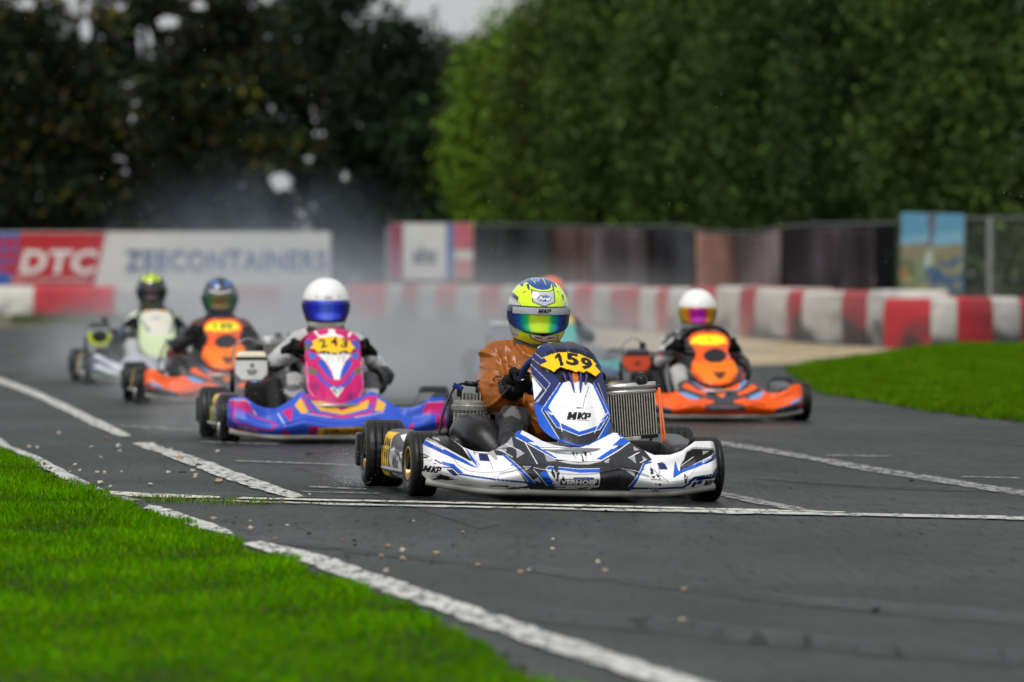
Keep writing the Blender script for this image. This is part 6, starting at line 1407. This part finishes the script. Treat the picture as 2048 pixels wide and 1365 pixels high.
# trodden leaves and straw on the grass edge
# ------------------------------------------------------------------ tyre spray and exhaust smoke
def mist(label, c, r, dens, col=(.80, .83, .86), nscale=.5, seed=0, power=1.4, contrast=.5):
    mb = MB(); mb.ell((0, 0, 0), (1, 1, 1), 28, 16)
    m = bpy.data.materials.new('spray'); m.use_nodes = True; n, l = m.node_tree.nodes, m.node_tree.links; n.clear()
    out = n.new('ShaderNodeOutputMaterial'); pv = n.new('ShaderNodeVolumePrincipled'); pv.inputs['Color'].default_value = (*col, 1); pv.inputs['Anisotropy'].default_value = .2
    tc = n.new('ShaderNodeTexCoord'); ln = n.new('ShaderNodeVectorMath'); ln.operation = 'LENGTH'; l.new(tc.outputs['Object'], ln.inputs[0])
    mr = n.new('ShaderNodeMapRange'); mr.inputs['From Min'].default_value = 1; mr.inputs['From Max'].default_value = 0; mr.inputs['To Max'].default_value = 1
    l.new(ln.outputs['Value'], mr.inputs['Value']); pw = n.new('ShaderNodeMath'); pw.operation = 'POWER'; pw.inputs[1].default_value = power; l.new(mr.outputs[0], pw.inputs[0])
    nz = n.new('ShaderNodeTexNoise'); nz.inputs['Scale'].default_value = 1; nz.inputs['Detail'].default_value = 3; mp = n.new('ShaderNodeMapping'); mp.inputs['Scale'].default_value = (r[0] * nscale, r[1] * nscale * .25, r[2] * nscale); mp.inputs['Location'].default_value = (seed, seed * 2, 0)
    l.new(tc.outputs['Object'], mp.inputs['Vector']); l.new(mp.outputs[0], nz.inputs['Vector'])
    m2 = n.new('ShaderNodeMapRange'); m2.inputs['From Min'].default_value = .5 - contrast * .4; m2.inputs['From Max'].default_value = .5 + contrast * .4; m2.inputs['To Min'].default_value = .35; m2.inputs['To Max'].default_value = 1.6; l.new(nz.outputs['Fac'], m2.inputs['Value'])
    mu = n.new('ShaderNodeMath'); mu.operation = 'MULTIPLY'; l.new(pw.outputs[0], mu.inputs[0]); l.new(m2.outputs[0], mu.inputs[1])
    m3 = n.new('ShaderNodeMath'); m3.operation = 'MULTIPLY'; m3.inputs[1].default_value = dens; l.new(mu.outputs[0], m3.inputs[0]); l.new(m3.outputs[0], pv.inputs['Density']); l.new(pv.outputs[0], out.inputs['Volume'])
    o = mb.build('spray_cloud', m); o.location = c; o.scale = r; o['kind'] = 'stuff'; tag(o, label, 'spray', 'clouds of spray and exhaust smoke behind the karts'); return o
mist('broad thin bluish smoke between the karts and the far banners', (-3.6, 90, .1), (4.2, 28, 2.2), .028, col=(.66, .76, .90), seed=1, nscale=.9, contrast=.35)
mist('dense low spray hanging behind the pink kart', (-.75, 43, .2), (1.9, 10, 1.15), .17, seed=4, nscale=1.3, contrast=.35)
mist('spray trail round the karts at the far left', (-2.75, 56, .1), (1.9, 11, 1.25), .22, seed=7, nscale=1.3, contrast=.35)
mist('pale spray between the leader and the tyre wall', (.8, 64, .2), (2.7, 20, 1.0), .05, seed=9, nscale=1.0, contrast=.35)
mist('small burst of spray behind the orange kart on the right', (1.0, 37.5, .1), (.75, 2.2, .5), .25, seed=12, nscale=2.5, contrast=.35)
mist('bluish smoke wisps drifting against the dark trees above the banner', (-5.4, 124, 1.9), (4.6, 9, 1.9), .042, col=(.60, .72, .90), seed=15, nscale=.8, contrast=.22, power=2.0)
mist('small white plume behind the rear wheel of the pink kart', (gp(372, 884)[0], gp(372, 884)[1] + 1.6, .12), (.45, 1.5, .32), .5, seed=18, nscale=4, contrast=.3)
mist('small white plume behind the wheels of the left orange kart', (gp(225, 805)[0], gp(225, 805)[1] + 1.8, .15), (.5, 1.8, .40), .35, seed=21, nscale=4, contrast=.3)
mist('small white plume behind the wheels of the white and lime kart', (gp(120, 765)[0], gp(120, 765)[1] + 1.8, .2), (.6, 2.0, .5), .35, seed=24, nscale=3, contrast=.3)
mist('thin plume at the outer rear tyre of kart 159', (gp(712, 978)[0] - .02, gp(712, 978)[1] + .7, .06), (.16, .7, .15), .7, seed=27, nscale=8, contrast=.3)
# fine drops thrown up by the tyres and falling rain
def drops(label, n, fn, rmin, rmax, stretch=1.0):
    V = []; F = []
    base = np.array([(1, 0, 0), (0, 1, 0), (-1, 0, 0), (0, -1, 0), (0, 0, 1), (0, 0, -1)], float); tf = np.array([(0, 1, 4), (1, 2, 4), (2, 3, 4), (3, 0, 4), (1, 0, 5), (2, 1, 5), (3, 2, 5), (0, 3, 5)])
    for k in range(n):
        p = fn(); r = rng.uniform(rmin, rmax); V.append(np.array(p) + base * (r, r, r * stretch)); F.append(tf + 6 * k)
    o = npmesh('water_drops', np.concatenate(V), np.concatenate(F), M_drop); o['kind'] = 'stuff'; tag(o, label, 'water drops'); return o
M_drop = mat('water_drop', (.55, .58, .60), .15, spec=.6)
def near_wheel(x, y, z, sx, sy, sz):
    def f():
        return (x + rng.normal(0, sx), y + abs(rng.normal(0, sy)), max(.005, z * abs(rng.normal(0, 1)) * sz))
    return f
wl_ = gp(716, 976); drops('fine water drops thrown up beside the outer rear tyre of kart 159', 420, near_wheel(wl_[0] - .02, wl_[1] - .05, .08, .05, .35, 1), .0008, .0022)
wr_ = gp(1350, 985); drops('fine water drops behind the inner rear tyre of kart 159', 200, near_wheel(wr_[0], wr_[1], .1, .10, .4, 1), .0008, .002)
w2 = gp(660, 884); drops('fine water drops in the air round kart 243', 500, near_wheel(w2[0], w2[1] - 1, .25, .5, 1.0, 1), .0008, .002)
drops('falling rain drops across the whole view', 420, lambda: (lambda y: (rng.uniform(-1, 1) * y * .09, y, CAM_H + rng.uniform(-.02, .049) * y))(rng.uniform(12, 40)), .00035, .00065, 8)
